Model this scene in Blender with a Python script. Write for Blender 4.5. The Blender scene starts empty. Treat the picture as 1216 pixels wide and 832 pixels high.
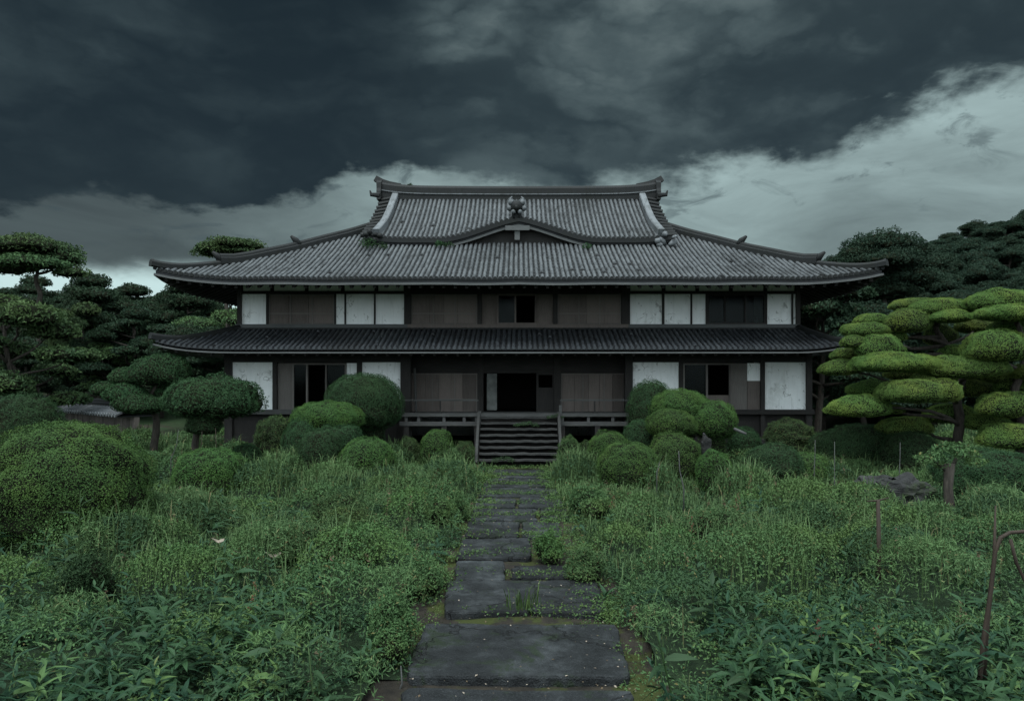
import bpy, math, random
import numpy as np
from mathutils import Vector

# ------------------------------------------------------------------ camera, sky, sun
S = bpy.context.scene
C = S.collection
R = math.radians
F, CX, HY, EYE = 860.0, 616.0, 448.0, 3.0     # focal length in photo pixels, centre, horizon, eye height

cam = bpy.data.objects.new('camera', bpy.data.cameras.new('camera'))
C.objects.link(cam)
cam.location = (0, 0, EYE)
cam.rotation_euler = (R(90), 0, 0)
cam.data.sensor_width = 36
cam.data.lens = F / 1216 * 36
cam.data.shift_x = -8 / 1216
cam.data.shift_y = 32 / 1216
cam.data.clip_end = 3000
S.camera = cam
S.render.engine = 'CYCLES'
S.render.resolution_x, S.render.resolution_y = 1024, 700
S.view_settings.view_transform = 'Standard'
S.view_settings.look = 'None'
S.view_settings.gamma = 1
S.view_settings.exposure = 0.95
S.cycles.max_bounces = 5
S.cycles.diffuse_bounces = 2
S.cycles.glossy_bounces = 2
S.cycles.transparent_max_bounces = 8
S.cycles.use_denoising = True

SUN_EL, SUN_AZ = R(64), R(200)       # azimuth clockwise from +Y: behind the camera, a little left
sun = bpy.data.objects.new('sun', bpy.data.lights.new('sun', 'SUN'))
C.objects.link(sun)
sun.data.energy = 1.5
sun.data.angle = R(24)
sun.data.color = (0.95, 1.0, 1.0)
sd = Vector((math.sin(SUN_AZ) * math.cos(SUN_EL), math.cos(SUN_AZ) * math.cos(SUN_EL), math.sin(SUN_EL)))
sun.rotation_euler = sd.to_track_quat('Z', 'Y').to_euler()
sun.location = (0, -20, 40)


class NT:
    """small helper round a node tree"""
    def __init__(self, nt):
        self.nt = nt
    def n(self, typ, **kw):
        o = self.nt.nodes.new(typ)
        for k, v in kw.items():
            setattr(o, k, v)
        return o
    def put(self, sock, val):
        if isinstance(val, bpy.types.NodeSocket):
            self.nt.links.new(val, sock)
        elif val is not None:
            sock.default_value = val
    def m(self, op, a, b=None, c=None, clamp=False):
        o = self.n('ShaderNodeMath', operation=op, use_clamp=clamp)
        for i, v in enumerate((a, b, c)):
            if v is not None:
                self.put(o.inputs[i], v)
        return o.outputs[0]
    def mix(self, f, a, b, mode='MIX'):
        o = self.n('ShaderNodeMix', data_type='RGBA', blend_type=mode)
        self.put(o.inputs[0], f)
        for i, v in ((6, a), (7, b)):
            if isinstance(v, tuple) and len(v) == 3:
                v = v + (1,)
            self.put(o.inputs[i], v)
        return o.outputs[2]
    def ss(self, x, lo, hi):
        o = self.n('ShaderNodeMapRange', interpolation_type='SMOOTHSTEP')
        self.put(o.inputs[0], x); self.put(o.inputs[1], lo); self.put(o.inputs[2], hi)
        return o.outputs[0]
    def noise(self, vec, scale, detail=4, rough=0.55, dist=0.0):
        o = self.n('ShaderNodeTexNoise')
        if vec is not None:
            self.put(o.inputs['Vector'], vec)
        o.inputs['Scale'].default_value = scale
        o.inputs['Detail'].default_value = detail
        o.inputs['Roughness'].default_value = rough
        o.inputs['Distortion'].default_value = dist
        return o.outputs[0]
    def ramp(self, f, stops, interp='LINEAR'):
        o = self.n('ShaderNodeValToRGB')
        cr = o.color_ramp
        cr.interpolation = interp
        while len(cr.elements) < len(stops):
            cr.elements.new(0.5)
        for e, (p, c) in zip(cr.elements, stops):
            e.position = p
            e.color = (c, c, c, 1) if isinstance(c, (int, float)) else tuple(c) + (1,)
        self.put(o.inputs[0], f)
        return o.outputs[0]
    def vscale(self, vec, s, loc=(0, 0, 0)):
        o = self.n('ShaderNodeMapping')
        self.put(o.inputs[0], vec)
        o.inputs['Scale'].default_value = s
        o.inputs['Location'].default_value = loc
        return o.outputs[0]


def build_world():
    w = bpy.data.worlds.new('World')
    S.world = w
    w.use_nodes = True
    w.node_tree.nodes.clear()
    t = NT(w.node_tree)
    tc = t.n('ShaderNodeTexCoord').outputs['Generated']
    sep = t.n('ShaderNodeSeparateXYZ')
    t.put(sep.inputs[0], tc)
    x, y, z = sep.outputs
    az = t.m('ARCTAN2', x, y)
    el = t.m('ARCSINE', z)
    sky = t.n('ShaderNodeTexSky', sky_type='NISHITA')
    sky.sun_disc = False
    sky.sun_elevation = SUN_EL
    sky.sun_rotation = SUN_AZ
    # lower edge of the storm cloud, as elevation over azimuth
    edge = [(-250, 205), (0, 216), (90, 222), (200, 234), (290, 228), (360, 216), (392, 200), (430, 184), (500, 186), (570, 190),
            (630, 204), (680, 216), (730, 200), (780, 190), (840, 180), (900, 166), (980, 160), (1040, 144), (1100, 122),
            (1160, 102), (1216, 84), (1420, 30)]
    st = []
    for px, py in edge:
        a = math.atan((px - CX) / F)
        e = math.atan((HY - py) / F * math.cos(a))
        st.append(((a + 0.9) / 1.8, e / 0.7))
    fac = t.m('DIVIDE', t.m('ADD', az, 0.9), 1.8, clamp=True)
    el_edge = t.m('SUBTRACT', t.m('MULTIPLY', t.ramp(fac, st, 'EASE'), 0.7), 0.016)
    flat = t.vscale(tc, (1, 1, 2.0))
    warp = t.noise(flat, 7.0, 8, 0.55, 0.15)
    warp2 = t.noise(flat, 24.0, 6, 0.6, 0.3)
    d = t.m('SUBTRACT', el, el_edge)
    d = t.m('ADD', d, t.m('MULTIPLY', t.m('SUBTRACT', warp, 0.5), t.m('ADD', 0.10, t.m('MULTIPLY', t.ss(az, 0.0, 0.35), 0.11))))
    d = t.m('ADD', d, t.m('MULTIPLY', t.m('SUBTRACT', warp2, 0.5), t.m('ADD', 0.040, t.m('MULTIPLY', t.ss(az, 0.0, 0.35), 0.035))))
    wide = t.ramp(fac, [(0.0, 0.010), (0.3, 0.009), (0.45, 0.014), (0.55, 0.024), (0.75, 0.028), (1, 0.034)])
    cover = t.ss(d, t.m('MULTIPLY', wide, -1.0), wide)
    # inside the storm cloud: puffy folds
    cv = t.vscale(tc, (1, 1, 1.9), (3.1, 0.4, 0.7))
    wn = t.n('ShaderNodeTexNoise')
    t.put(wn.inputs['Vector'], cv)
    wn.inputs['Scale'].default_value = 3.2
    wn.inputs['Detail'].default_value = 8
    wn.inputs['Roughness'].default_value = 0.56
    wadd = t.n('ShaderNodeVectorMath', operation='MULTIPLY_ADD')
    t.put(wadd.inputs[0], wn.outputs['Color'])
    wadd.inputs[1].default_value = (0.30, 0.30, 0.30)
    t.put(wadd.inputs[2], cv)
    def fold(scale):
        return t.m('ABSOLUTE', t.m('MULTIPLY', t.m('SUBTRACT', t.noise(wadd.outputs[0], scale, 1, 0.4), 0.5), 3.6))
    pf = t.m('ADD', t.m('ADD', t.m('MULTIPLY', fold(3.0), 0.55), t.m('MULTIPLY', fold(7.0), 0.30)), t.m('MULTIPLY', fold(16.0), 0.15))
    big = t.noise(t.vscale(tc, (1, 1, 2.2), (3.1, 0, 0.7)), 2.6, 6, 0.5, 0.2)
    fine = t.noise(wadd.outputs[0], 9.5, 8, 0.58, 0.3)
    side = t.ss(t.m('ADD', az, t.m('MULTIPLY', t.m('SUBTRACT', big, 0.5), 0.5)), -0.27, 0.04)
    bill = t.m('ADD', t.m('ADD', t.m('MULTIPLY', big, 0.46), t.m('MULTIPLY', fine, 0.22)), t.m('MULTIPLY', pf, 0.50))
    lum = t.ss(bill, 0.36, 0.76)
    lum = t.m('MULTIPLY', lum, t.m('ADD', 0.42, t.m('MULTIPLY', side, 0.50)))
    lum = t.m('ADD', lum, t.m('MULTIPLY', side, 0.26))
    # the belly, close over the edge, is darker
    belly = t.m('SUBTRACT', 1.0, t.m('MULTIPLY', t.m('SUBTRACT', 1.0, t.ss(d, 0.02, 0.17)), 0.52))
    lum = t.m('MULTIPLY', lum, belly)
    dark = t.ramp(lum, [(0.0, (0.0085, 0.0160, 0.0178)), (0.25, (0.026, 0.040, 0.043)), (0.55, (0.064, 0.089, 0.093)),
                        (1.0, (0.135, 0.172, 0.174))])
    # the paler cloud deck beneath
    low = t.noise(t.vscale(tc, (1, 1, 3.0), (1.3, 0, 2.2)), 5.0, 9, 0.58, 0.6)
    base = t.ramp(fac, [(0.0, 0.05), (0.22, 0.055), (0.32, 0.11), (0.40, 0.21), (0.52, 0.26), (0.70, 0.28), (0.85, 0.27), (1.0, 0.24)], 'EASE')
    lowl = t.m('MULTIPLY', base, t.m('ADD', 0.25, t.m('MULTIPLY', low, 1.5)))
    right = t.ss(az, 0.2, 0.5)
    near = t.m('MULTIPLY', t.m('SUBTRACT', 1.0, t.ss(el, 0.12, 0.30)), right)
    lowl = t.m('MULTIPLY', lowl, t.m('SUBTRACT', 1.0, t.m('MULTIPLY', near, 0.45)))
    glow = t.m('MULTIPLY', t.m('SUBTRACT', 1.0, t.ss(t.m('ADD', el, t.m('MULTIPLY', t.m('SUBTRACT', warp, 0.5), 0.06)), 0.115, 0.15)),
               t.m('SUBTRACT', 1.0, t.ss(az, -0.4, -0.1)))
    lowl = t.m('ADD', lowl, t.m('MULTIPLY', glow, 0.50))
    deck = t.mix(1.0, t.n('ShaderNodeCombineColor').outputs[0], (0.82, 1.0, 1.02), 'MULTIPLY')
    cc = t.n('ShaderNodeCombineColor')
    for i, k in enumerate((1.05, 1.36, 1.37)):
        t.put(cc.inputs[i], t.m('MULTIPLY', lowl, k))
    deck = cc.outputs[0]
    # torn scraps under the edge
    scr = t.noise(t.vscale(tc, (1, 1, 2.6), (9.3, 4, 0.2)), 13.0, 8, 0.6, 0.8)
    scr = t.m('MULTIPLY', t.ss(scr, 0.54, 0.68), t.m('MULTIPLY', t.ss(d, -0.10, -0.02), 0.62))
    deck = t.mix(scr, deck, (0.045, 0.065, 0.072))
    front = t.mix(cover, deck, dark)
    front = t.mix(1.0, front, (0.505, 0.522, 0.515), 'MULTIPLY')
    # overhead and behind the photographer the overcast is thin and bright
    back = t.m('MAXIMUM', t.ss(el, 0.62, 1.05), t.m('SUBTRACT', 1.0, t.ss(y, -0.15, 0.45)))
    veil = t.noise(tc, 2.5, 6, 0.55)
    vl = t.m('MULTIPLY', t.m('ADD', 0.6, t.m('MULTIPLY', veil, 0.8)), OVERCAST)
    vl = t.m('MULTIPLY', vl, t.m('ADD', 0.86, t.m('MULTIPLY', t.ss(el, 0.25, 1.2), 0.56)))
    vc = t.n('ShaderNodeCombineColor')
    for i, k in enumerate((0.84, 1.0, 1.06)):
        t.put(vc.inputs[i], t.m('MULTIPLY', vl, k))
    clouds = t.mix(back, front, vc.outputs[0])
    clouds = t.mix(1.0, clouds, (10.0, 10.0, 10.0), 'MULTIPLY')     # to the sky texture's brightness
    allsky = t.mix(0.975, sky.outputs[0], clouds)
    bg = t.n('ShaderNodeBackground')
    t.put(bg.inputs[0], allsky)
    bg.inputs[1].default_value = 0.1
    out = t.n('ShaderNodeOutputWorld')
    t.put(out.inputs[0], bg.outputs[0])
    w.cycles.sampling_method = 'MANUAL'
    w.cycles.sample_map_resolution = 512


OVERCAST = 0.86
build_world()


# ------------------------------------------------------------------ materials
def mat(name, build, rough=0.8, spec=0.3):
    m = bpy.data.materials.new(name)
    m.use_nodes = True
    t = NT(m.node_tree)
    p = t.nt.nodes['Principled BSDF']
    p.inputs['Roughness'].default_value = rough
    p.inputs['Specular IOR Level'].default_value = spec
    r = build(t, p)
    if r is not None:
        t.put(p.inputs['Base Color'], r)
    return m


def bump(t, p, h, strength, dist=0.02):
    b = t.n('ShaderNodeBump')
    b.inputs['Strength'].default_value = strength
    b.inputs['Distance'].default_value = dist
    t.put(b.inputs['Height'], h)
    t.put(p.inputs['Normal'], b.outputs[0])


def objco(t):
    return t.n('ShaderNodeTexCoord').outputs['Object']


def isl(t):
    return t.n('ShaderNodeNewGeometry').outputs['Random Per Island']


def leaf_mat(name, a, b, c, scale=1.6, rough=0.68, trans=0.10, warm=None, spec=0.12):
    """leaf colours: a..b per leaf, drifting to c in patches"""
    m = bpy.data.materials.new(name)
    m.use_nodes = True
    t = NT(m.node_tree)
    p = t.nt.nodes['Principled BSDF']
    p.inputs['Roughness'].default_value = rough
    p.inputs['Specular IOR Level'].default_value = spec
    r = isl(t)
    col = t.mix(r, a, b)
    if warm:
        col = t.mix(t.m('MULTIPLY', t.ss(r, 0.965, 0.97), 0.8), col, warm)
    n = t.noise(objco(t), scale, 4, 0.6)
    col = t.mix(t.ss(n, 0.42, 0.68), col, c)
    oi = t.n('ShaderNodeObjectInfo').outputs['Random']
    hs = t.n('ShaderNodeHueSaturation')
    t.put(hs.inputs['Value'], t.m('ADD', 0.82, t.m('MULTIPLY', oi, 0.36)))
    t.put(hs.inputs['Hue'], t.m('ADD', 0.488, t.m('MULTIPLY', oi, 0.024)))
    t.put(hs.inputs['Color'], col)
    col = hs.outputs[0]
    t.put(p.inputs['Base Color'], col)
    tr = t.n('ShaderNodeBsdfTranslucent')
    t.put(tr.inputs[0], col)
    mx = t.n('ShaderNodeMixShader')
    mx.inputs[0].default_value = trans
    t.put(mx.inputs[1], p.outputs[0])
    t.put(mx.inputs[2], tr.outputs[0])
    t.put(t.nt.nodes['Material Output'].inputs[0], mx.outputs[0])
    return m


L_CLIP = leaf_mat('clipped_leaves', (0.0273, 0.0608, 0.0185), (0.0535, 0.1035, 0.0269), (0.0583, 0.1054, 0.0252), 1.3)
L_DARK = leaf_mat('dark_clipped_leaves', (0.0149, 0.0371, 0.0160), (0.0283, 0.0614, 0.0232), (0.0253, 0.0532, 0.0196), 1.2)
L_PAD = leaf_mat('cloud_pruned_leaves', (0.0567, 0.1093, 0.0285), (0.0953, 0.1565, 0.0380), (0.1262, 0.1739, 0.0380), 1.1)
L_PINE = leaf_mat('pine_needles', (0.0135, 0.0282, 0.0165), (0.0245, 0.0453, 0.0232), (0.0196, 0.0367, 0.0171), 0.5)
L_PINEW = leaf_mat('mossy_pine_needles', (0.0335, 0.0647, 0.0313), (0.0558, 0.0982, 0.0379), (0.0647, 0.1027, 0.0357), 0.5)
L_HILL = leaf_mat('hill_needles', (0.0132, 0.0276, 0.0174), (0.0216, 0.0408, 0.0240), (0.0180, 0.0348, 0.0192), 0.3)
L_LANCE = leaf_mat('lance_leaves', (0.0155, 0.0386, 0.0163), (0.0275, 0.0573, 0.0232), (0.0216, 0.0481, 0.0189), 0.8, rough=0.6, spec=0.16)
L_WEED = leaf_mat('weed_leaves', (0.0360, 0.0712, 0.0289), (0.0619, 0.1076, 0.0401), (0.0718, 0.1112, 0.0345), 0.45, warm=(0.1297, 0.0912, 0.0401))
L_GRASS = leaf_mat('grass_blades', (0.0473, 0.0865, 0.0344), (0.0786, 0.1233, 0.0508), (0.0688, 0.1150, 0.0410), 0.35, warm=(0.1966, 0.1565, 0.0820))
L_BRIGHT = leaf_mat('bright_weed_leaves', (0.0381, 0.0786, 0.0274), (0.0646, 0.1114, 0.0343), (0.0680, 0.1065, 0.0309), 1.5)
L_WEEDB = leaf_mat('bluish_weed_leaves', (0.0214, 0.0435, 0.0204), (0.0367, 0.0671, 0.0297), (0.0400, 0.0703, 0.0266), 0.6)
L_DRY = leaf_mat('dry_weed_leaves', (0.085, 0.062, 0.036), (0.13, 0.10, 0.062), (0.10, 0.07, 0.045), 0.8)
L_LANCED = leaf_mat('deep_lance_leaves', (0.0102, 0.0306, 0.0153), (0.0187, 0.0467, 0.0221), (0.0153, 0.0382, 0.0179), 0.8, rough=0.6)
L_RUST = leaf_mat('rust_flowers', (0.0992, 0.0403, 0.0279), (0.1364, 0.0620, 0.0403), (0.0930, 0.0465, 0.0341), 3)


def m_bark(t, p):
    c = t.noise(t.vscale(objco(t), (6, 6, 1.5)), 3, 6, 0.6)
    bump(t, p, c, 0.8, 0.03)
    return t.ramp(c, [(0.3, (0.018, 0.015, 0.012)), (0.7, (0.062, 0.052, 0.043))])
BARK = mat('bark', m_bark, 0.9)


def m_shade_core(t, p):
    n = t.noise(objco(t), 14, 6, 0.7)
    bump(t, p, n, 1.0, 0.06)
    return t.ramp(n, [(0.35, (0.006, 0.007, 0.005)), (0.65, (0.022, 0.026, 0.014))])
SHADE_CORE = mat('shade_core', m_shade_core, 0.95, 0.05)  # solid core coloured dark for inner twigs and the shade between leaves


def m_soil(t, p):
    o = objco(t)
    n = t.noise(o, 1.7, 8, 0.6)
    g = t.noise(o, 0.35, 5, 0.6)
    c = t.ramp(n, [(0.3, (0.016, 0.015, 0.011)), (0.7, (0.050, 0.043, 0.032))])
    c = t.mix(t.ss(g, 0.40, 0.55), c, (0.026, 0.046, 0.020))
    bump(t, p, n, 0.8, 0.05)
    return c
SOIL = mat('garden_soil', m_soil, 0.95, 0.15)


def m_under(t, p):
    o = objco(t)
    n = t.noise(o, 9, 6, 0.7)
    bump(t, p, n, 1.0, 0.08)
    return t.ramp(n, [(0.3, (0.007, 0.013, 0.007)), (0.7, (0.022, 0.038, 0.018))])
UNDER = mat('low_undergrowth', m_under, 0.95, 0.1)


def m_slab(t, p):
    o = t.n('ShaderNodeNewGeometry').outputs['Position']
    n = t.noise(o, 2.2, 9, 0.68)
    s = t.noise(o, 55, 3, 0.6)
    mo = t.noise(o, 1.7, 8, 0.7, 0.4)
    li = t.noise(o, 17.0, 3, 0.5)
    c = t.ramp(n, [(0.34, (0.0045, 0.0052, 0.0056)), (0.5, (0.0135, 0.0150, 0.0160)), (0.66, (0.040, 0.044, 0.046))])
    c = t.mix(t.m('MULTIPLY', t.ss(s, 0.5, 0.75), 0.5), c, (0.040, 0.044, 0.047))
    c = t.mix(t.m('MULTIPLY', t.ss(mo, 0.53, 0.64), 0.75), c, (0.012, 0.021, 0.007))
    c = t.mix(t.m('MULTIPLY', t.ss(li, 0.74, 0.78), 0.6), c, (0.085, 0.09, 0.088))
    oi = t.n('ShaderNodeObjectInfo').outputs['Random']
    hs = t.n('ShaderNodeHueSaturation')
    t.put(hs.inputs['Value'], t.m('ADD', 0.7, t.m('MULTIPLY', oi, 0.6)))
    t.put(hs.inputs['Color'], c)
    ck = t.n('ShaderNodeTexVoronoi', feature='DISTANCE_TO_EDGE')
    wv = t.n('ShaderNodeVectorMath', operation='ADD')
    nz = t.n('ShaderNodeTexNoise'); nz.inputs['Scale'].default_value = 2.0; nz.inputs['Detail'].default_value = 5
    t.put(nz.inputs['Vector'], o)
    t.put(wv.inputs[0], o); t.put(wv.inputs[1], nz.outputs['Color'])
    t.put(ck.inputs['Vector'], wv.outputs[0]); ck.inputs['Scale'].default_value = 0.5
    crack = t.ss(ck.outputs['Distance'], 0.002, 0.009)
    t.put(hs.inputs['Color'], t.mix(t.m('ADD', t.m('MULTIPLY', crack, 0.65), 0.35), (0.003, 0.003, 0.003), c))
    bump(t, p, t.m('ADD', t.m('ADD', n, t.m('MULTIPLY', s, 0.4)), t.m('MULTIPLY', crack, 0.5)), 1.0, 0.05)
    return hs.outputs[0]
SLAB = mat('weathered_slab', m_slab, 0.7, 0.22)


def m_stone(t, p):
    o = objco(t)
    n = t.noise(o, 3.2, 8, 0.65)
    mo = t.noise(o, 1.9, 6, 0.6)
    c = t.ramp(n, [(0.3, (0.010, 0.010, 0.010)), (0.7, (0.036, 0.036, 0.035))])
    c = t.mix(t.ss(mo, 0.52, 0.66), c, (0.022, 0.032, 0.013))
    bump(t, p, n, 1.0, 0.12)
    return c
STONE = mat('mossy_stone', m_stone, 0.9)


def m_tile(lo, mid, hi, stain):
    def f(t, p):
        o = objco(t)
        r = isl(t)
        n = t.noise(o, 1.1, 7, 0.65)
        k = t.noise(t.vscale(o, (3, 0.8, 0.8)), 3.0, 6, 0.7)
        v = t.m('ADD', t.m('MULTIPLY', r, 0.22), t.m('MULTIPLY', n, 0.90))
        c = t.ramp(v, [(0.22, lo), (0.55, mid), (0.92, hi)])
        c = t.mix(t.m('MULTIPLY', t.ss(k, 0.50, 0.64), 0.80), c, stain)
        b = t.noise(o, 0.55, 6, 0.7)
        c = t.mix(t.m('MULTIPLY', t.ss(b, 0.50, 0.64), 0.72), c, stain)
        bump(t, p, k, 0.4, 0.01)
        return c
    return f
RIB = mat('round_tiles', m_tile((0.0442, 0.0478, 0.0510), (0.0702, 0.0749, 0.0779), (0.1040, 0.1091, 0.1117), (0.0162, 0.0175, 0.0178)), 0.6, 0.35)
PAN = mat('pan_tiles', m_tile((0.0019, 0.0022, 0.0025), (0.0033, 0.0038, 0.0042), (0.0056, 0.0062, 0.0069), (0.0019, 0.0022, 0.0019)), 0.65, 0.3)
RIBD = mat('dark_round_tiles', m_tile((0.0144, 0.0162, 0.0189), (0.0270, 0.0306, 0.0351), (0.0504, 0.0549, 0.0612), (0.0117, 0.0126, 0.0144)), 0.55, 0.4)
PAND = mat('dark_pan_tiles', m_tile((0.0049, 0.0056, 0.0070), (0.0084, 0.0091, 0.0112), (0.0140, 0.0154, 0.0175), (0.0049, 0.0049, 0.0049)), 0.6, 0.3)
RIDGE = mat('ridge_tiles', m_tile((0.0033, 0.0039, 0.0041), (0.0060, 0.0069, 0.0072), (0.0124, 0.0135, 0.0138), (0.0036, 0.0047, 0.0030)), 0.7, 0.3)
PALERIDGE = mat('pale_ridge_tiles', m_tile((0.0770, 0.0832, 0.0886), (0.1155, 0.1232, 0.1294), (0.1617, 0.1694, 0.1771), (0.0462, 0.0501, 0.0501)), 0.65, 0.35)


def m_wood(lo, hi, along, board=None):
    """along: scale vector, small along the grain"""
    def f(t, p):
        o = objco(t)
        n = t.noise(t.vscale(o, along), 4.0, 7, 0.65)
        w = t.noise(o, 1.3, 5, 0.6)
        v = t.m('ADD', t.m('MULTIPLY', n, 0.6), t.m('MULTIPLY', w, 0.45))
        if board:
            v = t.m('ADD', t.m('MULTIPLY', v, 0.75), t.m('MULTIPLY', isl(t), 0.35))
        c = t.ramp(v, [(0.32, lo), (0.75, hi)])
        bump(t, p, n, 0.5, 0.01)
        return c
    return f
WV, WH = (8, 8, 0.6), (0.6, 8, 8)
TIMBER = mat('dark_timber', m_wood((0.0116, 0.0103, 0.0099), (0.0340, 0.0306, 0.0286), WV), 0.8)
TIMBERH = mat('dark_beam_timber', m_wood((0.0102, 0.0091, 0.0087), (0.0300, 0.0270, 0.0252), WH), 0.8)
BOARD = mat('grey_brown_boards', m_wood((0.0512, 0.0424, 0.0388), (0.1449, 0.1196, 0.1083), WV, True), 0.85)
BOARDL = mat('pale_weathered_boards', m_wood((0.0660, 0.0581, 0.0541), (0.1500, 0.1345, 0.1248), WV, True), 0.85)
GREYW = mat('bleached_rail_wood', m_wood((0.0352, 0.0352, 0.0343), (0.0924, 0.0924, 0.0898), WH), 0.85)
FASCIA = mat('bleached_fascia', m_wood((0.0514, 0.0538, 0.0538), (0.1028, 0.1052, 0.1038), WH), 0.85)
TREAD = mat('worn_tread_wood', m_wood((0.0127, 0.0127, 0.0119), (0.0510, 0.0510, 0.0493), (1.2, 8, 8)), 0.8)
POLE = mat('brown_pole', m_wood((0.0168, 0.0112, 0.0078), (0.0476, 0.0325, 0.0224), WV), 0.75)
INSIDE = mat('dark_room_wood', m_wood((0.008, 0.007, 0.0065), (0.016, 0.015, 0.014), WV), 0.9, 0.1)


def m_plaster(t, p):
    o = objco(t)
    n = t.noise(o, 1.6, 7, 0.62)
    dr = t.noise(t.vscale(o, (7, 7, 0.7)), 1.6, 6, 0.6)
    sp = t.noise(t.vscale(o, (1, 1, 0.6)), 5.5, 5, 0.6)
    c = t.ramp(n, [(0.3, (0.72, 0.73, 0.73)), (0.7, (0.84, 0.85, 0.85))])
    c = t.mix(t.m('MULTIPLY', t.ss(dr, 0.50, 0.74), 0.38), c, (0.40, 0.405, 0.385))
    bl = t.noise(o, 0.8, 7, 0.7, 0.3)
    c = t.mix(t.m('MULTIPLY', t.ss(bl, 0.55, 0.68), 0.4), c, (0.36, 0.37, 0.345))
    c = t.mix(t.m('MULTIPLY', t.ss(sp, 0.62, 0.68), 0.6), c, (0.22, 0.225, 0.205))
    ck = t.n('ShaderNodeTexVoronoi', feature='DISTANCE_TO_EDGE')
    wv = t.n('ShaderNodeVectorMath', operation='ADD')
    nz = t.n('ShaderNodeTexNoise'); nz.inputs['Scale'].default_value = 3.0
    t.put(nz.inputs['Vector'], o)
    t.put(wv.inputs[0], o); t.put(wv.inputs[1], nz.outputs['Color'])
    t.put(ck.inputs['Vector'], wv.outputs[0]); ck.inputs['Scale'].default_value = 0.7
    c = t.mix(t.m('MULTIPLY', t.m('SUBTRACT', 1.0, t.ss(ck.outputs['Distance'], 0.004, 0.016)), t.m('MULTIPLY', t.ss(n, 0.48, 0.6), 0.6)), c, (0.16, 0.16, 0.15))
    bump(t, p, n, 0.2, 0.01)
    return c
PLASTER = mat('white_plaster', m_plaster, 0.9, 0.2)


DULL = mat('dull_paper', lambda t, p: t.ramp(t.noise(objco(t), 5, 6, 0.6), [(0.3, (0.09, 0.094, 0.09)), (0.7, (0.165, 0.17, 0.163))]), 0.9, 0.1)  # dull grey paper, mottled at random


def m_glass(t, p):
    g = t.n('ShaderNodeBsdfGlossy')
    g.inputs['Roughness'].default_value = 0.2
    g.inputs['Color'].default_value = (0.8, 0.85, 0.85, 1)
    tr = t.n('ShaderNodeBsdfTransparent')
    tr.inputs[0].default_value = (0.6, 0.66, 0.66, 1)
    fr = t.n('ShaderNodeFresnel')
    fr.inputs[0].default_value = 1.35
    mx = t.n('ShaderNodeMixShader')
    t.put(mx.inputs[0], t.m('MULTIPLY', fr.outputs[0], 0.3)); t.put(mx.inputs[1], tr.outputs[0]); t.put(mx.inputs[2], g.outputs[0])
    t.put(t.nt.nodes['Material Output'].inputs[0], mx.outputs[0])
GLASS = mat('dusty_glass', m_glass)


def m_leafdead(t, p):
    return t.ramp(t.noise(objco(t), 9, 4), [(0.3, (0.14, 0.11, 0.085)), (0.7, (0.30, 0.25, 0.20))])
DEAD = mat('dead_leaf', m_leafdead, 0.9)


# ------------------------------------------------------------------ mesh helpers
def link(o, parent=None):
    C.objects.link(o)
    if parent is not None:
        o.parent = parent
    return o


def tag(o, label=None, cat=None, group=None, kind=None):
    for k, v in (('label', label), ('category', cat), ('group', group), ('kind', kind)):
        if v:
            o[k] = v
    return o


def empty(name, loc, label, cat, group=None):
    o = bpy.data.objects.new(name, None)
    o.empty_display_size = 0.3
    o.location = loc
    return tag(link(o), label, cat, group)


def mesh_arrays(name, verts, groups, mats, parent=None, origin=(0, 0, 0), smooth=False):
    """verts (N,3); groups = [(faces (K,M) int, material index)]"""
    me = bpy.data.meshes.new(name)
    v = np.asarray(verts, np.float32) - np.asarray(origin, np.float32)
    me.vertices.add(len(v))
    me.vertices.foreach_set('co', v.ravel())
    idx = np.concatenate([np.asarray(f, np.int32).ravel() for f, _ in groups])
    tot = np.concatenate([np.full(len(f), np.asarray(f).shape[1], np.int32) for f, _ in groups])
    mi = np.concatenate([np.full(len(f), m, np.int32) for f, m in groups])
    start = np.concatenate([[0], np.cumsum(tot)[:-1]]).astype(np.int32)
    me.loops.add(len(idx))
    me.loops.foreach_set('vertex_index', idx)
    me.polygons.add(len(tot))
    me.polygons.foreach_set('loop_start', start)
    me.polygons.foreach_set('loop_total', tot)
    me.polygons.foreach_set('material_index', mi)
    me.polygons.foreach_set('use_smooth', np.full(len(tot), smooth, bool))
    for m in (mats if isinstance(mats, (list, tuple)) else [mats]):
        me.materials.append(m)
    me.update(calc_edges=True)
    o = bpy.data.objects.new(name, me)
    if parent is None:
        o.location = origin
    return link(o, parent)


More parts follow.
